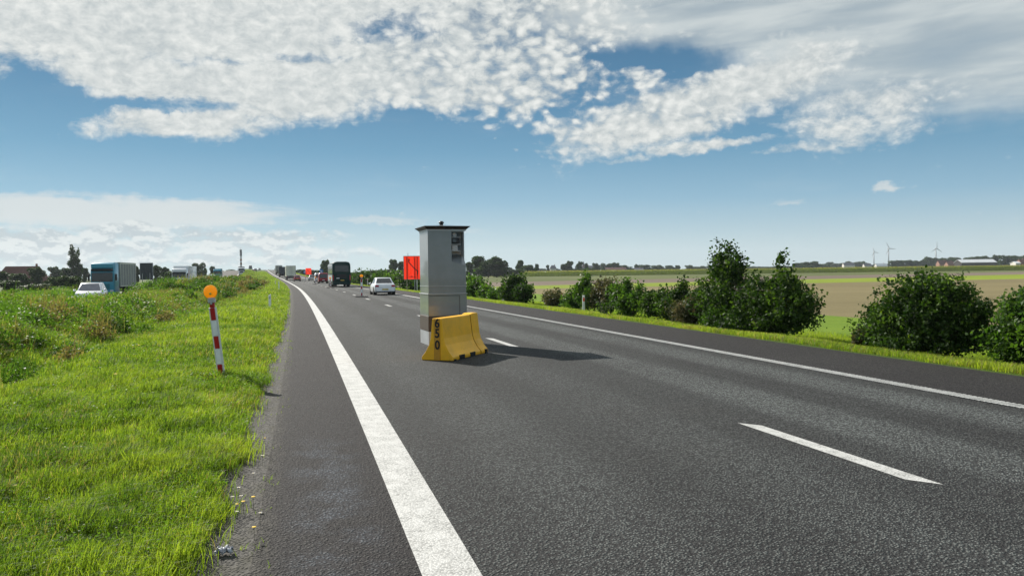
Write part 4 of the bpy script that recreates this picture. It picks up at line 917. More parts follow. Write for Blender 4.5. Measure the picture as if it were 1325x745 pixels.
# niche lining
mb.quad((NX0, 0, NZ0+.03), (NX0, 0, NZ1), (NX0, ND, NZ1), (NX0, ND, NZS))      # left wall
mb.quad((NX0, ND, NZS), (NX0, ND, NZ1), (NX1, ND, NZ1), (NX1, ND, NZS))        # back
mb.quad((NX0, 0, NZ1), (NX1, 0, NZ1), (NX1, ND, NZ1), (NX0, ND, NZ1))
mb.build('niche_lining', M['niche'], cab)
mb = MB(); mb.quad((NX0, .001, NZ0+.03), (CW, .001, NZ0-.06), (CW, ND, NZS), (NX0, ND, NZS)); mb.build('sloping_sill', M['alu'], cab)
mb = MB(); mb.add([(NX1, .003, NZ0+.08), (NX1+.012, .003, NZ0+.08), (NX1+.012, ND, NZS), (NX1, ND, NZS), (NX1, .003, NZ1), (NX1+.012, .003, NZ1), (NX1+.012, ND, NZ1), (NX1, ND, NZ1)], [(0, 1, 5, 4), (1, 2, 6, 5), (2, 3, 7, 6), (3, 0, 4, 7)]); mb.build('side_pane', M['niche'], cab)
for z in (2.27, 2.43, 2.60):
    MB().box((NX0+.13, ND*.55, z), (.25, ND*.8, .018)).build('shelf', M['steel'], cab)
MB().box((NX0+.11, ND*.5, 2.515), (.18, .2, .13)).build('camera_unit', M['dark'], cab, bevel=.01)
MB().box((NX0+.075, ND*.5-.115, 2.515), (.10, .03, .085)).build('camera_lens', M['glass'], cab, bevel=.004)
MB().box((NX0+.10, ND*.5, 2.345), (.14, .15, .14)).build('flash_unit', M['grey_plastic'], cab, bevel=.01)
MB().lathe([(.05, -.02), (.06, .0), (.05, .04)], 16, Matrix.Translation((NX0+.10, ND*.4, 2.665)), ax='y').build('radar_lens', M['grey_plastic'], cab)
# lid: flared eave and shallow pyramid
fl = .10
mb = MB(); cxm, cym = CW/2, CD/2
def rect(o_, z): return [(-o_, -o_, z), (CW+o_, -o_, z), (CW+o_, CD+o_, z), (-o_, CD+o_, z)]
mb.loft([rect(.012, 2.755), rect(.012, 2.785), rect(.02, 2.79)], caps=False); mb.build('eave_rail', M['alu_light'], cab)
mb = MB(); mb.loft([rect(.02, 2.79), rect(fl, 2.858)], caps=False); mb.build('flared_eave', M['roofdark'], cab)
mb = MB(); mb.loft([rect(fl+.004, 2.86), rect(fl+.004, 2.866)], caps=False); top_ = rect(fl+.004, 2.866); mb.add(top_+[(cxm, cym, 2.93)], [(0, 1, 4), (1, 2, 4), (2, 3, 4), (3, 0, 4)]); mb.build('roof', M['alu'], cab)
MB().lathe([(.045, 2.925), (.045, 2.955), (.065, 2.96), (.065, 2.985), (.045, 3.01), (.012, 3.02)], 18, Matrix.Translation((cxm-.02, cym-.02, 0))).build('roof_dome', M['dark'], cab, True)
MB().box((.60, -.012, 2.80), (.012, .03, .05)).build('latch', M['alu_light'], cab)

# ------------------------------------------------------------------ jersey barrier
bar = empty('crash_barrier', tuple(ground(566, 466.5)), R(-36), 'yellow moulded crash barrier painted 650 leaning against the speed camera', 'barrier')
BL = 1.8
prof = [(-.345, 0), (-.345, .07), (-.26, .17), (-.18, .31), (-.145, .44), (-.10, .84), (.10, .84), (.145, .44), (.18, .31), (.26, .17), (.345, .07), (.345, 0)]
def ringj(y, grow=0.0, gz=0.0, prof=prof): return [(x+math.copysign(grow, x), y, max(0, z+(gz if z > .5 else 0))) for x, z in prof]
mb = MB(); ys = [0.0, .035, .10, .55, 1.0, 1.45, 1.56]
mb.loft([ringj(0, -.012), ringj(.02), ringj(.10), ringj(.5), ringj(1.0), ringj(1.38)], caps=True)
# feet notches are not cut: dark boxes on the solid body stand in for their shade
body = mb.build('barrier_body', M['yellow'], bar, bevel=.022, seg=3)
mb = MB(); mb.loft([ringj(1.38, -.008), ringj(1.395, -.008)]); mb.build('groove', M['yellow_d'], bar)
mb = MB(); mb.loft([ringj(1.392, .004, .008), ringj(1.52, .012, .03), ringj(1.75, .01, .03), ringj(1.77, .0, .0)]); mb.build('end_block', M['yellow'], bar, bevel=.02, seg=3)
mb = MB(); mb.box((0, -.004, .42), (.135, .02, .83)); mb.build('end_strip', M['yellow_d'], bar, bevel=.004)
for y in (.42, .95):
    for sx in (1, -1):
        MB().box((sx*.296, y, .045), (.12, .24, .088)).build('fork_slot_shade', M['dark'], bar)
for sx in (1, -1): MB().box((sx*.30, 1.62, .045), (.16, .10, .088)).build('fork_slot_shade', M['dark'], bar)
Mt = lambda z: Matrix.Translation((.012, -.0165, z)) @ Matrix.Rotation(math.pi/2, 4, 'X')
for ch, z in (('6', .735), ('5', .535), ('0', .305)): textmesh(ch, .245, M['blackpaint'], 'painted_digit', bar, Mt(z) @ Matrix.Scale(.9, 4, (1, 0, 0)), .002, .03)
for sx in (-1,): MB().box((.36, .07, .02), (.03, .06, .03)).build('drain_plug', M['dark'], bar, bevel=.005)

# ------------------------------------------------------------------ marker posts with amber lamps
def beacon(loc, label, foot, lean=(0, 0), hgt=1.22, group=None, wid=.105):
    r0 = empty('beacon_post', loc, -YAW, label, 'marker post', group)
    r0.rotation_euler = (lean[0], lean[1], -YAW)
    z0 = .07 if foot else 0.0
    if foot:
        mb = MB(); mb.box((0, 0, .035), (.85, .36, .07), tx=.85, ty=.7); mb.build('rubber_foot', M['rubber'], r0, bevel=.012)
    mb = MB(); mb.box((0, 0, z0+hgt/2-.02), (wid*1.28, .036, hgt+.04)); mb.build('post', M['white_plastic'], r0, bevel=.008)
    bands = [(z0+hgt*(k+.12)/5, z0+hgt*(k+.98)/5) for k in (0, 2, 4)]
    for a, b_ in bands:
        MB().box((0, -.020, (a+b_)/2), (wid*.78, .008, (b_-a))).build('red_reflector', M['redref'], r0)
        if foot: MB().box((0, .020, (a+b_)/2), (wid*.78, .008, (b_-a))).build('red_reflector', M['redref'], r0)
    for k in (1, 3):
        a, b_ = z0+hgt*(k+.0)/5, z0+hgt*(k+1.1)/5
        MB().box((0, -.0195, (a+b_)/2), (wid*.78, .006, (b_-a)*.92)).build('white_reflector', M['whiteref'], r0)
    zt = z0+hgt
    MB().box((0, 0, zt+.045), (.075, .055, .09)).build('lamp_bracket', M['redref'], r0, bevel=.008)
    lb = MB().box((0, 0, zt+.125), (.125, .075, .09), tx=.8).build('battery_box', M['grey_plastic'], r0, bevel=.012)
    MB().box((0, -.03, zt+.075), (.03, .03, .04)).build('clip', M['alu_light'], lb)
    zc = zt+.16+.105
    MB().lathe([(.035, -.05), (.075, -.045), (.108, -.022), (.115, 0), (.108, .022), (.075, .045), (.035, .05)], 28, Matrix.Translation((0, 0, zc)), ax='y').build('amber_lens', M['amber'], r0, True)
    MB().lathe([(.105, -.01), (.119, -.008), (.119, .008), (.105, .01)], 28, Matrix.Translation((0, 0, zc)), ax='y').build('lens_ring', M['plate'], r0, True)
    MB().lathe([(.01, -.055), (.022, -.052), (.018, -.048)], 12, Matrix.Translation((.012, 0, zc-.03)), ax='y').build('bulb_cover', M['plate'], r0, True)
    return r0
gm = ground(287, 487.5, .03); print('post', gm); gm[2] = float(median_h(gm[0], gm[1]))-.01
beacon(tuple(gm), 'leaning red and white post with large amber lamp standing in the grass', False, (R(3), R(-5.2)), 1.20, wid=.10)
lbls = ['amber lamp post on rubber foot nearest the white saloon car', 'amber lamp post on rubber foot in front of the coach', 'amber lamp post on rubber foot between the red van and the silver car', 'farthest amber lamp post on rubber foot, left of the silver car']
for sdist, px, lb in zip((61, 107, 150, 196), (468, 427.4, 408.4, 395.5), lbls):
    p = at(px, sdist); p[2] = float(zr(p[1]))+.004; b_ = beacon(tuple(p), lb, True, (0, 0), 1.30 if sdist < 100 else 1.0, 'amber lamp posts marking the closed lane', wid=.11)
    b_.scale = (1.15, 1.15, 1.0)
# delineators
def delineator(px, depth, side, hgt, label, base=None, refl=None):
    p = at(px, depth); X = p[0]-float(shift(p[1])); p[2] = float(zr(p[1]))+float((median_h if side < 0 else vr_h)(np.array([X]), np.array([p[1]]))[0])-.03
    r0 = empty('delineator_post', tuple(p), R(-8), label, 'marker post', 'small roadside marker posts')
    mb = MB(); mb.add([(-.06, -.05, 0), (.06, -.05, 0), (.045, .05, 0), (-.045, .05, 0), (-.06, -.05, hgt-.04), (.06, -.05, hgt), (.045, .05, hgt), (-.045, .05, hgt-.04)], [(0, 3, 2, 1), (4, 5, 6, 7), (0, 1, 5, 4), (1, 2, 6, 5), (2, 3, 7, 6), (3, 0, 4, 7)]); mb.build('post', M['whiteref'], r0, bevel=.01)
    if refl: MB().box((.005, -.055, hgt-.2), (.075, .012, .17)).build('reflector', refl, r0, bevel=.003)
    else: MB().box((0, -.055, hgt-.17), (.06, .008, .12)).build('reflector', M['alu_light'], r0, bevel=.003)
delineator(349, 39, -1, .84, 'nearest small white post on the left grass verge')
delineator(361, 92, -1, 1.1, 'second small white post on the left grass verge')
delineator(356.5, 140, -1, .9, 'third and farthest small white post on the left grass verge')
delineator(754.8, 37.5, 1, .92, 'white post with orange reflector on the right verge in front of bushes', refl=M['sign_orange'])
delineator(475.6, 127, 1, 1.2, 'white post on the right verge between the coach and the white car', refl=M['sign_orange'])

# ------------------------------------------------------------------ signs
def stroke(mb, pts, wd, y):
    for a, b_ in zip(pts[:-1], pts[1:]):
        a = Vector((a[0], 0, a[1])); b_ = Vector((b_[0], 0, b_[1])); d = (b_-a).normalized(); a2 = a-d*wd*.45; b2 = b_+d*wd*.45; n_ = Vector((d.z, 0, -d.x))*wd/2
        mb.add([a2-n_+Vector((0, y, 0)), b2-n_+Vector((0, y, 0)), b2+n_+Vector((0, y, 0)), a2+n_+Vector((0, y, 0)), a2-n_+Vector((0, y+.01, 0)), b2-n_+Vector((0, y+.01, 0)), b2+n_+Vector((0, y+.01, 0)), a2+n_+Vector((0, y+.01, 0))], [(0, 1, 2, 3), (4, 5, 6, 7), (0, 1, 5, 4), (1, 2, 6, 5), (2, 3, 7, 6), (3, 0, 4, 7)])
dp = 84; p = at(538, dp); p[2] = -.12; kx = dp/F
sg = empty('diversion_sign', tuple(p), -R(10), 'large orange diversion sign with black lane-shift arrow left of the camera', 'road sign')
zt_, zb_ = zat(534, 331.3, dp)-p[2], zat(534, 361.4, dp)-p[2]; xl, xr_ = (522.8-538)*kx, (553-538)*kx
mb = MB(); mb.quad((xl, 0, zb_), (xr_, 0, zb_), (xr_, 0, zt_), (xl, 0, zt_)); mb.build('board', M['sign_sheet'], sg)
mb = MB()
for x in (xl, xr_): mb.box((x, 0, (zt_+zb_)/2), (.035, .05, zt_-zb_+.035))
for z in (zb_, zt_): mb.box(((xl+xr_)/2, 0, z), (xr_-xl-.04, .05, .035))
mb.build('frame', M['steel'], sg)
def sp_(px, py): return ((px-538)*kx, zat(px, py, dp)-p[2])
mb = MB(); pts_ = [sp_(529.6, 337.5), sp_(529.4, 339.2), sp_(536.6, 347.2), sp_(540.9, 350.8), sp_(540.6, 354.5)]; stroke(mb, pts_, .095, -.045)
mb.build('arrow', M['blackpaint'], sg)
mb = MB(); hx, hz_ = sp_(529.7, 334.2); bx1 = sp_(528.4, 337.2); bx2 = sp_(531.1, 337.2); mb.add([(hx, -.047, hz_), (bx1[0], -.047, bx1[1]), (bx2[0], -.047, bx2[1]), (hx, -.035, hz_), (bx1[0], -.035, bx1[1]), (bx2[0], -.035, bx2[1])], [(0, 1, 2), (3, 4, 5), (0, 1, 4, 3), (1, 2, 5, 4), (2, 0, 3, 5)]); mb.build('arrow_head', M['blackpaint'], sg)
tx_, tz_ = sp_(533.2, 358.2)
textmesh('1100 m', .24, M['blackpaint'], 'distance_text', sg, Matrix.Translation((tx_, -.042, tz_)) @ Matrix.Rotation(math.pi/2, 4, 'X'), .004)
for px_, mt_, w_ in ((526.6, 'wood', .09), (536.6, 'steel', .09), (539.7, 'whiteref', .08), (544, 'steel', .09)):
    x = (px_-538)*kx; MB().box((x, .07, zt_/2-.1), (w_, .08, zt_+.1)).build('leg', M[mt_], sg)
MB().box((sp_(538, 365)[0], -.10, .48), (.12, .16, 1.1)).build('ballast_block', M['dark'], sg, bevel=.02)
MB().box(((528.5-538)*kx, .05, zt_+.16), (.05, .05, .32)).build('lamp_pole', M['steel'], sg)
dp = 300; p = at(399.5, dp); p[2] = float(zr(p[1]))-.1
sg = empty('diversion_sign', tuple(p), -R(4), 'far orange diversion sign above the silver car', 'road sign')
zz = zat(400, 351, dp)-p[2]; MB().quad((-1.05, 0, zz-1.2), (1.05, 0, zz-1.2), (1.05, 0, zz+1.2), (-1.05, 0, zz+1.2)).build('board', M['sign_sheet'], sg)
zc_ = zat(400, 351, dp)-p[2]
mb = MB(); stroke(mb, [(-.3, .7+zc_), (-.3, .3+zc_), (.3, -.2+zc_), (.3, -.7+zc_)], .14, -.05); mb.build('arrow', M['blackpaint'], sg)
for x in (-.8, .8): MB().box((x, .06, zc_/2), (.1, .06, zc_)).build('leg', M['steel'], sg)
for px, py, dp, rd, lb in ((394.6, 351.8, 318, .55, 'small blue round sign left of the far orange sign'), (416, 350.8, 240, .62, 'blue round sign rising over the red van')):
    p = at(px, dp); p[2] = float(zr(p[1]))-.1; zc_ = zat(px, py, dp)-p[2]
    sg = empty('round_sign', tuple(p), 0, lb, 'road sign', 'blue round signs')
    MB().cyl((0, -.03, zc_), (0, 0, zc_), rd, rd, 24).build('disc', M['sign_blue'], sg); MB().cyl((0, .03, 0), (0, .03, zc_+.2), .05, .05, 8).build('pole', M['steel'], sg)
    mb = MB(); stroke(mb, [(-rd*.45, zc_+rd*.4), (rd*.3, zc_-rd*.35)], rd*.22, -.045); stroke(mb, [(rd*.3, zc_+rd*.15), (rd*.3, zc_-rd*.35), (-rd*.2, zc_-rd*.35)], rd*.2, -.046); mb.build('arrow', M['whiteref'], sg)
# sign seen from behind, left
dp = 150; p = at(190, dp); p[2] = -.35
sg = empty('sign_board', tuple(p), -YAW-R(12), 'large dark board seen from behind, between teal lorry and white lorry', 'road sign')
zt_, zb_ = zat(190, 340.4, dp)-p[2], zat(190, 361.6, dp)-p[2]
MB().box((0, 0, (zt_+zb_)/2), (2.75, .05, zt_-zb_)).build('panel', M['sign_back'], sg)
mb = MB()
for x in (-1.39, 1.39): mb.box((x, 0, (zt_+zb_)/2), (.05, .09, zt_-zb_+.06))
mb.box((0, 0, zt_+.02), (2.8, .09, .05)); mb.box((0, 0, zb_-.02), (2.8, .09, .05)); mb.build('frame', M['steel'], sg)
mb = MB()
for k in range(1, 6): mb.box((-1.36+k*.453, -.035, (zt_+zb_)/2), (.03, .03, zt_-zb_-.05))
mb.build('stiffener', M['dark'], sg)
for x in (-.8, .8): MB().cyl((x, -.09, -.2), (x, -.09, zb_+1.2), .06, .06, 8).build('leg', M['steel'], sg)

# ------------------------------------------------------------------ vehicles (forward = +Y, origin on the ground)
def wheel(parent, x, y, r_, wd, rim=True):
    s_ = 1 if x > 0 else -1
    o = MB().lathe([(r_*.62, -wd/2), (r_*.94, -wd/2), (r_, -wd*.38), (r_, wd*.38), (r_*.94, wd/2), (r_*.62, wd/2)], 20, Matrix.Translation((x, y, r_)), ax='x').build('wheel', M['tyre'], parent, True)
    if rim: MB().lathe([(r_*.60, s_*wd*.30), (r_*.56, s_*wd*.47), (r_*.2, s_*wd*.42), (r_*.12, s_*wd*.5)] if s_ > 0 else [(r_*.12, -wd*.5), (r_*.2, -wd*.42), (r_*.56, -wd*.47), (r_*.60, -wd*.30)], 16, Matrix.Translation((x, y, r_)), ax='x').build('rim', M['rim'], o)
    return o
def lerp3(a, b_, t_): return tuple(a[i]+(b_[i]-a[i])*t_ for i in range(3))
def pane(quad, i0, i1, j0, j1, off, glass, parent, name='window', th=.012):
    """glass laid on a planar quad (a,b,c,d) between fractions, set proud"""
    a, b_, c, d = [Vector(q) for q in quad]; nrm = (b_-a).cross(d-a).normalized()
    def P(u, v): return a.lerp(b_, u).lerp(d.lerp(c, u), v)
    q = [P(i0, j0), P(i1, j0), P(i1, j1), P(i0, j1)]; mb = MB(); lo = [x+nrm*(off-th) for x in q]; hi_ = [x+nrm*off for x in q]
    mb.add(lo+hi_, [(0, 1, 2, 3), (4, 5, 6, 7), (0, 1, 5, 4), (1, 2, 6, 5), (2, 3, 7, 6), (3, 0, 4, 7)]); return mb.build(name, glass, parent)
def car(style, paintm, label, loc, rz, group, glass=None, plate=True, L=4.45, W=1.78, Ht=1.45, rack=False):
    glass = glass or M['glass']; r0 = empty('car', loc, rz, label, 'car', group)
    hw = W/2; y0, y1 = -L/2, L/2; belt = Ht*.64
    if style == 'sedan': st = [(y0, .30, .78, .84), (y0+.10, .24, .93, .95), (y0+.75, .20, 1.0, 1.0), (y0+1.5, .18, .97, 1.0), (0.3, .18, .95, 1.0), (y1-1.25, .18, .93, 1.0), (y1-.45, .20, .80, .96), (y1-.08, .25, .68, .88), (y1, .30, .60, .80)]
    elif style == 'suv': st = [(y0, .38, .95, .90), (y0+.08, .30, 1.08, .97), (y0+.7, .26, 1.08, 1.0), (0.3, .26, 1.06, 1.0), (y1-1.1, .26, 1.05, 1.0), (y1-.35, .28, .96, .97), (y1-.06, .32, .80, .9), (y1, .38, .7, .84)]
    else: st = [(y0, .32, .86, .88), (y0+.08, .26, .97, .96), (y0+.7, .20, .98, 1.0), (0.3, .18, .96, 1.0), (y1-1.1, .18, .95, 1.0), (y1-.4, .20, .82, .96), (y1-.06, .25, .68, .88), (y1, .30, .6, .8)]
    if style == 'suv': belt = 1.06
    rings = []
    for y, zb_, zt_, wf in st:
        w_ = hw*wf; rings.append([(-w_*.90, y, zb_), (-w_, y, zb_+.14), (-w_*1.0, y, (zb_+zt_)/2+.05), (-w_*.97, y, zt_-.10), (-w_*.88, y, zt_), (w_*.88, y, zt_), (w_*.97, y, zt_-.10), (w_, y, (zb_+zt_)/2+.05), (w_, y, zb_+.14), (w_*.90, y, zb_)])
    MB().loft(rings).build('body', paintm, r0, True, bevel=.02)
    # greenhouse
    if style == 'sedan': yb, yr0_, yr1_, yf = y0+.55, y0+1.25, .35, 1.15
    elif style == 'suv': yb, yr0_, yr1_, yf = y0+.10, y0+.35, .65, 1.45
    else: yb, yr0_, yr1_, yf = y0+.12, y0+.55, .45, 1.25
    zb_ = belt-.02 if style != 'sedan' else .93; w1, w2 = hw*.88, hw*.68
    A = [(-w1, yb, zb_), (w1, yb, zb_), (w1, yf, zb_-.03), (-w1, yf, zb_-.03)]; B = [(-w2, yr0_, Ht), (w2, yr0_, Ht), (w2, yr1_, Ht), (-w2, yr1_, Ht)]
    B2 = [(-w2*.93, yr0_+.12, Ht+.03), (w2*.93, yr0_+.12, Ht+.03), (w2*.93, yr1_-.12, Ht+.02), (-w2*.93, yr1_-.12, Ht+.02)]
    MB().loft([A, B, B2]).build('cabin', paintm, r0, True, bevel=.045, seg=3)
    pane([A[0], A[1], B[1], B[0]], .08, .92, .12, .90, .012, glass, r0, 'rear_window')
    pane([A[2], A[3], B[3], B[2]], .06, .94, .06, .92, .012, glass, r0, 'windshield')
    for q in ([A[1], A[2], B[2], B[1]], [A[3], A[0], B[0], B[3]]):
        pane(q, .10, .48, .12, .88, .010, glass, r0, 'side_window'); pane(q, .52, .90, .12, .88, .010, glass, r0, 'side_window')
    for x in (-1, 1):
        MB().box((x*hw*.74, y0+.045, st[1][2]-.17), (hw*.32, .14, .15)).build('tail_light', M['lamp_red'], r0, bevel=.02)
        MB().box((x*hw*.70, y1-.10, .62 if style != 'suv' else .80), (hw*.34, .16, .14)).build('headlight', M['lamp_white'], r0, bevel=.03)
        MB().box((x*(hw+.08), yf-.35, zb_+.04), (.17, .10, .13)).build('mirror', paintm, r0, bevel=.03)
        for yy in (y0+.82, y1-.88):
            MB().cyl((x*(hw-.27), yy, .36), (x*(hw+.004), yy, .36), .375, .375, 20).build('wheel_arch', M['dark'], r0); wheel(r0, x*(hw-.09), yy, .32, .2)
    MB().box((0, y0+.0, .40), (W*.80, .14, .20)).build('rear_bumper', paintm if style == 'sedan' else M['dark'], r0, bevel=.03)
    MB().box((0, y0+.10, .27), (W*.86, .2, .12)).build('lower_valance', M['dark'], r0)
    MB().box((0, y1-.02, .38), (W*.62, .10, .18)).build('grille', M['dark'], r0, bevel=.02)
    if plate: MB().box((0, y0-.075, .48 if style == 'sedan' else .6), (.52, .02, .11)).build('number_plate', M['plate'], r0)
    if rack:
        rk = MB()
        for x in (-.5, .5): rk.box((x, (yr0_+yr1_)/2, Ht+.10), (.05, 1.5, .05))
        for y in (yr0_+.3, yr1_-.25): rk.box((0, y, Ht+.12), (1.25, .06, .05))
        rk.build('roof_rack', M['dark'], r0)
    return r0
def van(paintm, label, loc, rz, group, L=5.0, W=1.95, Ht=1.98, window_rear=True):
    r0 = empty('van', loc, rz, label, 'van', group); hw = W/2; y0, y1 = -L/2, L/2
    def rg(y, zb_, zt_, wf, tf): w_ = hw*wf; return [(-w_*.94, y, zb_), (-w_, y, zb_+.2), (-w_, y, zt_*.55), (-w_*tf, y, zt_-.12), (-w_*tf*.85, y, zt_), (w_*tf*.85, y, zt_), (w_*tf, y, zt_-.12), (w_, y, zt_*.55), (w_, y, zb_+.2), (w_*.94, y, zb_)]
    MB().loft([rg(y0, .32, Ht*.97, .97, .88), rg(y0+.15, .28, Ht, 1, .88), rg(y1-1.6, .28, Ht, 1, .88), rg(y1-.95, .28, Ht*.66+.12, .99, .90), rg(y1-.12, .3, 1.0, .94, .95), rg(y1, .36, .84, .86, .96)]).build('body', paintm, r0, True, bevel=.03)
    pane([(-hw*.80, y0-.0, 1.12), (hw*.80, y0-.0, 1.12), (hw*.72, y0+.02, Ht*.9), (-hw*.72, y0+.02, Ht*.9)], 0, 1, 0, 1, .02, M['glass'], r0, 'rear_window')
    pane([(hw*.86, y1-.93, 1.36), (-hw*.86, y1-.93, 1.36), (-hw*.74, y1-1.55, Ht*.95), (hw*.74, y1-1.55, Ht*.95)], .03, .97, 0, .95, .03, M['glass'], r0, 'windshield')
    for sx in (-1, 1):
        for a, b_ in ((y1-1.9, y1-1.15), (y1-3.0, y1-2.0), (y0+.4, y0+1.5)):
            if window_rear or a > 0: MB().box((sx*(hw*.955), (a+b_)/2, 1.42), (.05, b_-a, .42)).build('side_window', M['glass'], r0)
        MB().box((sx*hw*.88, y0-.01, 1.0), (.14, .06, .5)).build('tail_light', M['lamp_red'], r0, bevel=.015)
        MB().box((sx*hw*.66, y1-.04, .80), (.36, .12, .18)).build('headlight', M['lamp_white'], r0, bevel=.03)
        MB().box((sx*(hw+.1), y1-1.25, 1.3), (.2, .1, .24)).build('mirror', M['dark'], r0, bevel=.03)
        for yy in (y0+.95, y1-.95): MB().cyl((sx*(hw-.25), yy, .38), (sx*(hw+.004), yy, .38), .39, .39, 20).build('wheel_arch', M['dark'], r0); wheel(r0, sx*(hw-.1), yy, .34, .22)
    MB().box((0, y0-.05, .42), (W*.92, .12, .2)).build('rear_bumper', M['dark'], r0, bevel=.03); MB().box((0, y0-.05, .68), (.5, .03, .12)).build('number_plate', M['whiteref'], r0)
    MB().box((0, y1-.01, .60), (W*.6, .08, .2)).build('grille', M['dark'], r0)
    return r0
def lorry(cabm, boxm, label, loc, rz, group, L=13.0, Ht=3.9, cabH=3.7, frame=None, rearm=None, small=False):
    """articulated lorry: cab at the front (+Y), trailer behind; origin under the cab front"""
    r0 = empty('lorry', loc, rz, label, 'lorry', group); W = 2.5; hw = W/2
    # cab
    def rg(y, zb_, zt_, wf): w_ = hw*wf; return [(-w_, y, zb_), (-w_, y, zt_-.25), (-w_*.9, y, zt_), (w_*.9, y, zt_), (w_, y, zt_-.25), (w_, y, zb_)]
    MB().loft([rg(-2.15, .55, cabH, .98), rg(-.9, .5, cabH, 1), rg(-.45, .45, cabH-.12, 1), (rg(-.08, .40, cabH-.85, .98)), rg(0, .40, 1.7, .95)]).build('cab', cabm, r0, True, bevel=.06, seg=3)
    MB().box((0, -.16, cabH-.42), (W*.93, .34, .52)).build('roof_fairing', cabm, r0, bevel=.1, seg=3)
    MB().box((0, .02, cabH-.86), (W*.90, .34, .24)).build('sun_visor', M['dark'], r0, bevel=.05)
    pane([(-hw*.90, -.01, 1.75), (-hw*.90, -.01, 1.75), (hw*.9, -.07, 2.85), (hw*.9, -.07, 2.85)], 0, 0, 0, 0, 0, M['glass'], r0) if False else None
    MB().box((0, .015, 2.27), (W*.88, .06, 1.0)).build('windshield', M['glass'], r0, bevel=.05)
    MB().box((0, .04, 1.22), (W*.62, .05, .62)).build('grille', M['dark'] if cabm is not M['teal'] else M['teal_dark'], r0, bevel=.02)
    MB().box((0, .03, .58), (W*.97, .22, .40)).build('bumper', cabm, r0, bevel=.06)
    for sx in (-1, 1):
        MB().box((sx*hw*.80, .135, .72), (.34, .08, .18)).build('headlight', M['lamp_white'], r0, bevel=.02)
        MB().box((sx*(hw+.17), -.12, 2.25), (.18, .22, .75)).build('mirror', M['dark'], r0, bevel=.03)
        MB().box((sx*(hw+.006), -.85, 2.25), (.03, .75, .72)).build('side_window', M['glass'], r0, bevel=.02)
        MB().box((sx*(hw-.02), -1.9, .75), (.06, .55, .55)).build('fuel_tank', M['steel'], r0, bevel=.03)
        wheel(r0, sx*(hw-.18), -1.35, .5, .32)
        for yy in (-5.1,) + tuple(-L+1.6+1.25*k for k in range(0 if small else 3)): wheel(r0, sx*(hw-.2), yy, .5, .4, False)
        MB().box((sx*hw*.84, -L-.04, 1.0), (.30, .06, .16)).build('tail_light', M['lamp_red'], r0)
    yb = -2.55; tl = L-2.55
    tr_ = MB().box((0, yb-tl/2, (Ht+1.15)/2), (W, tl, Ht-1.15)).build('trailer_box', boxm, r0, bevel=.03)
    fr = frame or boxm; mb = MB()
    for sx in (-1, 1):
        for k in range(7): mb.box((sx*(hw+.012), yb-.1-(tl-.2)*k/6, (Ht+1.15)/2), (.03, .12 if k in (0, 6) else .05, Ht-1.2))
        mb.box((sx*(hw+.014), yb-tl/2, Ht-.12), (.035, tl, .2)); mb.box((sx*(hw+.014), yb-tl/2, 1.22), (.035, tl, .12))
    mb.build('side_posts', fr, tr_)
    if rearm:
        mb = MB()
        for x in (-hw+.06, 0, hw-.06): mb.box((x, -L-.012, (Ht+1.15)/2), (.09, .03, Ht-1.2))
        mb.box((0, -L-.014, Ht-.07), (W, .03, .12)); mb.build('door_frame', rearm, tr_)
        for x in (-.35, .35): MB().cyl((x, -L-.04, 1.3), (x, -L-.04, Ht-.2), .02, .02, 6).build('locking_bar', M['steel'], tr_)
    MB().box((0, -L/2-1, 1.0), (1.0, L-2.5, .26)).build('chassis', M['dark'], r0)
    MB().box((0, -L+.05, .62), (W*.95, .12, .16)).build('underrun_bar', M['dark'], r0)
    return r0
def put(px, depth, lane=None, opp=False):
    """position from image column and distance, snapped to the lane offset when given"""
    if lane is None: p = at(px, depth); s_ = p[1]
    else: s_ = depth; p = np.array([lane+float(shift(s_)), s_, 0.])
    z = float(zr(s_))+(OPZ if opp else 0.)+.001; ang = math.atan2(-(float(shift(s_+2))-float(shift(s_-2)))/4, 1.0)
    return (p[0], s_, z), ang+(math.pi if opp else 0)
GS = 'vehicles driving away on the right-hand carriageway'; GO = 'oncoming vehicles on the opposite carriageway'
l, a = put(494.5, 68.2); car('sedan', M['car_white'], 'white saloon car driving away, right of the amber lamp post', l, a, GS, L=4.5, W=1.82, Ht=1.44)
l, a = put(403.5, 207); car('sedan', M['car_silver'], 'silver car driving away behind the red van', l, a, GS, L=4.3, W=1.75, Ht=1.48)
l, a = put(384.6, 202); car('hatch', M['car_red'], 'dark red hatchback just right of the cream trailer', l, a, GS, L=4.0, W=1.75, Ht=1.5)
l, a = put(417.8, 163.5); van(M['car_red'], 'red van with dark rear window driving ahead of the coach', l, a, GS, Ht=2.15)
l, a = put(412.5, 176); van(M['car_white'], 'white van mostly hidden behind the red van', l, a, GS, Ht=2.1)
# coach
l, a = put(442.3, 113)
bs = empty('coach', l, a, 'dark green coach with black rear window driving away', 'coach', GS)
W_, Lb, Hb = 2.55, 12.0, 3.65; hw = W_/2
def rb(y, k=1.0, top=Hb): return [(-hw*k, y, .38), (-hw*k, y, 2.7), (-hw*k*.96, y, top-.35), (-hw*k*.84, y, top-.10), (-hw*k*.5, y, top), (hw*k*.5, y, top), (hw*k*.84, y, top-.10), (hw*k*.96, y, top-.35), (hw*k, y, 2.7), (hw*k, y, .38)]
MB().loft([rb(0, .97, Hb-.06), rb(.12, 1), rb(Lb-.5, 1), rb(Lb, .95, Hb-.2)]).build('body', M['bus_green'], bs, True, bevel=.03)
MB().box((0, -.02, 2.65), (1.95, .05, .95)).build('rear_window', M['glass'], bs, bevel=.04)
MB().box((0, -.015, 1.55), (1.3, .04, .55)).build('engine_grille', M['dark'], bs, bevel=.02)
MB().box((.1, -.03, .98), (.52, .03, .13)).build('number_plate', M['plate'], bs)
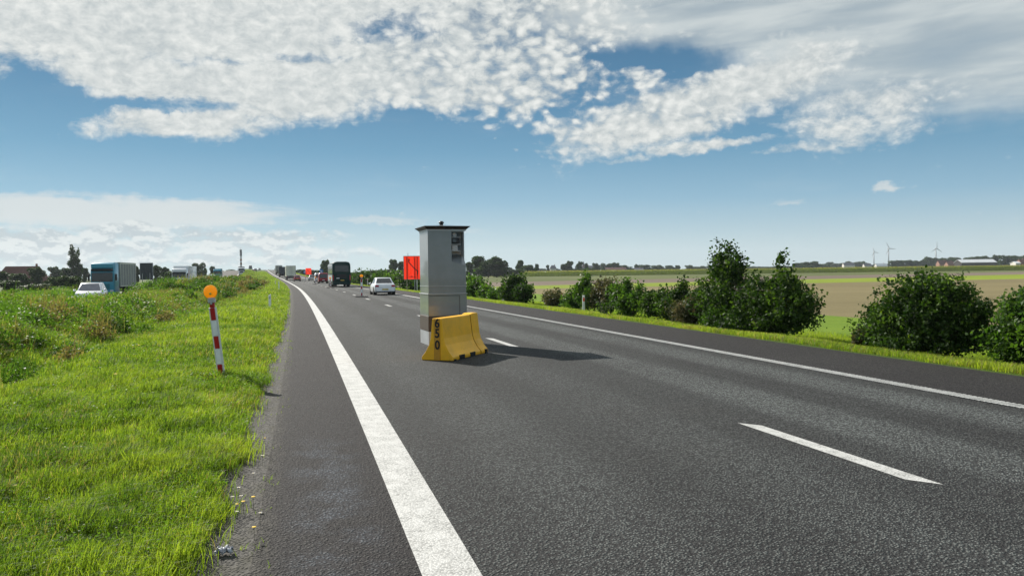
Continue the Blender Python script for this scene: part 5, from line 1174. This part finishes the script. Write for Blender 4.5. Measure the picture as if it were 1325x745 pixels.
textmesh('coach', .01, M['whiteref'], 'x', bs, Matrix.Identity(4)) if False else None
MB().box((-.52, -.035, 1.28), (.42, .02, .12)).build('badge', M['whiteref'], bs)
MB().box((0, -.06, .50), (2.45, .14, .28)).build('rear_bumper', M['bus_green'], bs, bevel=.04)
for sx in (-1, 1):
    MB().box((sx*hw*.93, -.02, 1.35), (.16, .08, .75)).build('tail_light', M['lamp_red'], bs, bevel=.02)
    for k in range(6): MB().box((sx*(hw+.004), 1.2+k*1.75, 2.45), (.04, 1.62, 1.0)).build('side_window', M['glass_light'], bs, bevel=.02)
    MB().box((sx*(hw+.006), 6, 3.15), (.03, 11, .3)).build('cantrail_panel', M['alu_light'], bs)
    MB().box((sx*(hw+.006), 6, 1.3), (.03, 10.5, .9)).build('side_panel', M['alu_light'], bs)
    for yy in (2.6, 3.9, 9.6): wheel(bs, sx*(hw-.15), yy, .5, .34)
    MB().box((sx*(hw-.35), .35, .42), (.5, .4, .5)).build('mud_flap', M['dark'], bs)
# lorries away: position is the cab front
def lorry_away(px, d_rear, cabm, boxm, label, L, Ht, **kw):
    l, a = put(px, d_rear); fx = l[0]-math.sin(a)*L; fy = l[1]+math.cos(a)*L; lorry(cabm, boxm, label, (fx, fy, float(zr(fy))), a, GS, L=L, Ht=Ht, cabH=Ht-.3, **kw)
lorry_away(377, 218, M['car_white'], M['trailer_cream'], 'lorry with tall cream box trailer, left of the red hatchback', 13, 3.95, rearm=M['steel'])
lorry_away(366.5, 275, M['car_dark'], M['sign_back'], 'dark lorry just ahead of the cream trailer', 11, 3.6)
lorry_away(361.5, 330, M['car_white'], M['tarp_grey'], 'distant grey lorry, farthest on the right-hand carriageway', 11, 3.8)
# oncoming
l, a = put(118.5, 58.5, None, True); car('suv', M['car_white'], 'white estate car with dark roof rack half hidden by the bank', l, a+R(7), GO, glass=M['glass_light'], L=4.7, W=1.85, Ht=1.58, rack=True)
l, a = put(132.5, 89, None, True); l = (l[0], l[1], -.45); lorry(M['teal'], M['tarp_grey'], 'teal lorry with long grey curtain-sided trailer', l, a-R(4), GO, L=9.6, Ht=4.0, cabH=3.95, frame=M['trailer_cream'])
l, a = put(232, 141, None, True); lorry(M['car_white'], M['car_white'], 'white lorry with white box trailer', l, a-R(2), GO, L=13.5, Ht=3.95, cabH=3.5)
l, a = put(273, 205, None, True); van(M['car_white'], 'white van in front of the small teal lorry', (l[0], l[1], l[2]+.15), a, GO, Ht=2.0)
l, a = put(281.5, 262, None, True); lorry(M['teal'], M['teal_dark'], 'small distant teal lorry behind the white van', l, a, GO, L=10, Ht=3.6, cabH=3.4, small=True)
l, a = put(296, 205, None, True); car('hatch', M['car_silver'], 'silver car left of the white hatchback', l, a, GO)
l, a = put(305.2, 225, None, True); car('suv', M['car_white'], 'white hatchback nearest the foot of the mast', l, a, GO, Ht=1.6)
l, a = put(312.8, 350, None, True); lorry(M['car_white'], M['slate'], 'distant lorry with white cab below the mast', l, a, GO, L=11, Ht=3.7, cabH=3.3, small=True)
l, a = put(324.6, 470, None, True); van(M['car_dark'], 'dark van right of the mast on the rising road', l, a, GO, Ht=2.9)
for px, dpp, nm, cm in ((331, 430, 'tiny black car on the opposite crest', 'car_dark'), (336, 450, 'tiny silver car on the opposite crest', 'car_silver'), (328, 400, 'tiny red car on the opposite rising road', 'car_red')):
    l, a = put(px, dpp, None, True); car('hatch', M[cm], nm, l, a, GO, L=4.0)
# trees on the crest
for px, tp, wp, lb in ((343, 348.8, 2.6, 'first tiny tree left of the road crest'), (348.5, 348, 5, 'widest tiny tree on the road crest'), (353, 348.6, 2.5, 'tiny tree just left of the far grey lorry'), (337.5, 348.5, 2.2, 'tiny tree above the silver car on the crest'), (334, 348.8, 2, 'leftmost tiny tree on the road crest')):
    tree('tree', px, tp, 900, wp*1.6, 'wide', lb, 'tiny trees on the far road crest', z0=0)

# ------------------------------------------------------------------ flowers and litter
def daisy(loc, s_, label_i):
    r0 = empty('daisy', loc, random.uniform(0, 6), 'small white daisy in the grass verge', 'flower', 'white daisies in the verge')
    mb = MB()
    for k in range(11):
        a = 2*math.pi*k/11; c, s2 = math.cos(a), math.sin(a); mb.add([(c*.25-s2*.06, s2*.25+c*.06, 0), (c*.25+s2*.06, s2*.25-c*.06, 0), (c*1+s2*.13, s2*1-c*.13, .12), (c*1-s2*.13, s2*1+c*.13, .12)], [(0, 1, 2, 3)], Matrix.Translation((0, 0, s_*6)) @ Matrix.Scale(s_, 4))
    mb.build('petals', M['petal'], r0)
    MB().lathe([(.3, 0), (.28, .12), (.12, .2)], 10, Matrix.Translation((0, 0, s_*6)) @ Matrix.Scale(s_, 4)).build('flower_centre', M['pollen'], r0); MB().cyl((0, 0, 0), (0, 0, s_*6), s_*.07, s_*.06, 5).build('stem', M['leaf_light'], r0)
    return r0
def dandelion(loc, s_):
    r0 = empty('dandelion', loc, random.uniform(0, 6), 'small yellow flower in the grass verge', 'flower', 'yellow flowers in the verge')
    MB().lathe([(.25, -.1), (1.0, .1), (.9, .3), (.4, .42)], 12, Matrix.Translation((0, 0, s_*6)) @ Matrix.Scale(s_, 4)).build('flower_head', M['pollen'], r0); MB().cyl((0, 0, 0), (0, 0, s_*6), s_*.1, s_*.09, 5).build('stem', M['leaf_light'], r0)
def gpt(px, py):
    q = ground(px, py); 
    for _ in range(4): q = ground(px, py, float(median_h(np.array([q[0]]), np.array([q[1]]))[0]) if q[0] < -.6 else 0.)
    return tuple(q)
for px, py in ((218, 630), (224, 633), (243, 684), (301, 654), (307, 671), (312, 653), (337, 675), (328, 621), (340, 600), (309, 641), (94, 683), (102, 684), (112, 682), (252, 655), (190, 732), (258, 592), (262, 590), (215, 630), (148, 560), (120, 600)):
    daisy(gpt(px, py+3), random.uniform(.011, .017), 0)
for px, py in ((216, 608), (307, 662), (315, 662), (328, 657), (207, 711), (55, 552), (56, 501), (343, 573), (329, 697), (303, 433), (307, 432), (180, 455), (90, 450), (20, 640), (150, 497)):
    dandelion(gpt(px, py+2), random.uniform(.011, .016) if py > 500 else .03)
gl = gpt(290, 716)
r0 = empty('litter', gl, 0, 'crumpled grey plastic scrap at the gravel edge', 'litter')
k = 14; vs = [];
for i in range(k):
    for j in range(k):
        x, y = (i/(k-1)-.5)*.09, (j/(k-1)-.5)*.06; vs.append((x+.012*math.sin(j*1.3), y+.012*math.sin(i*1.7), 0.025+.022*math.sin(i*.9+j*.6)*math.cos(j*1.1)+random.uniform(-.004, .004)))
MB().add(vs, [(i*k+j, i*k+j+1, (i+1)*k+j+1, (i+1)*k+j) for i in range(k-1) for j in range(k-1)]).build('plastic_sheet', M['rag'], r0, True)

# ------------------------------------------------------------------ haze
HAZE = 0.0001
if HAZE:
    mb = MB(); mb.box((500, 1825, 59), (6700, 4250, 121)); o = mb.build('haze', pbr('haze', (1, 1, 1)))
    m, t, out = mat('haze_air'); v = t.node('ShaderNodeVolumePrincipled'); v.inputs['Color'].default_value = (.80, .88, .95, 1); v.inputs['Density'].default_value = HAZE; v.inputs['Anisotropy'].default_value = 0.2
    t.l.new(v.outputs[0], out.inputs['Volume']); o.data.materials.clear(); o.data.materials.append(m)
    tag(o, 'thin pale haze over the flat land', 'haze', kind='stuff')
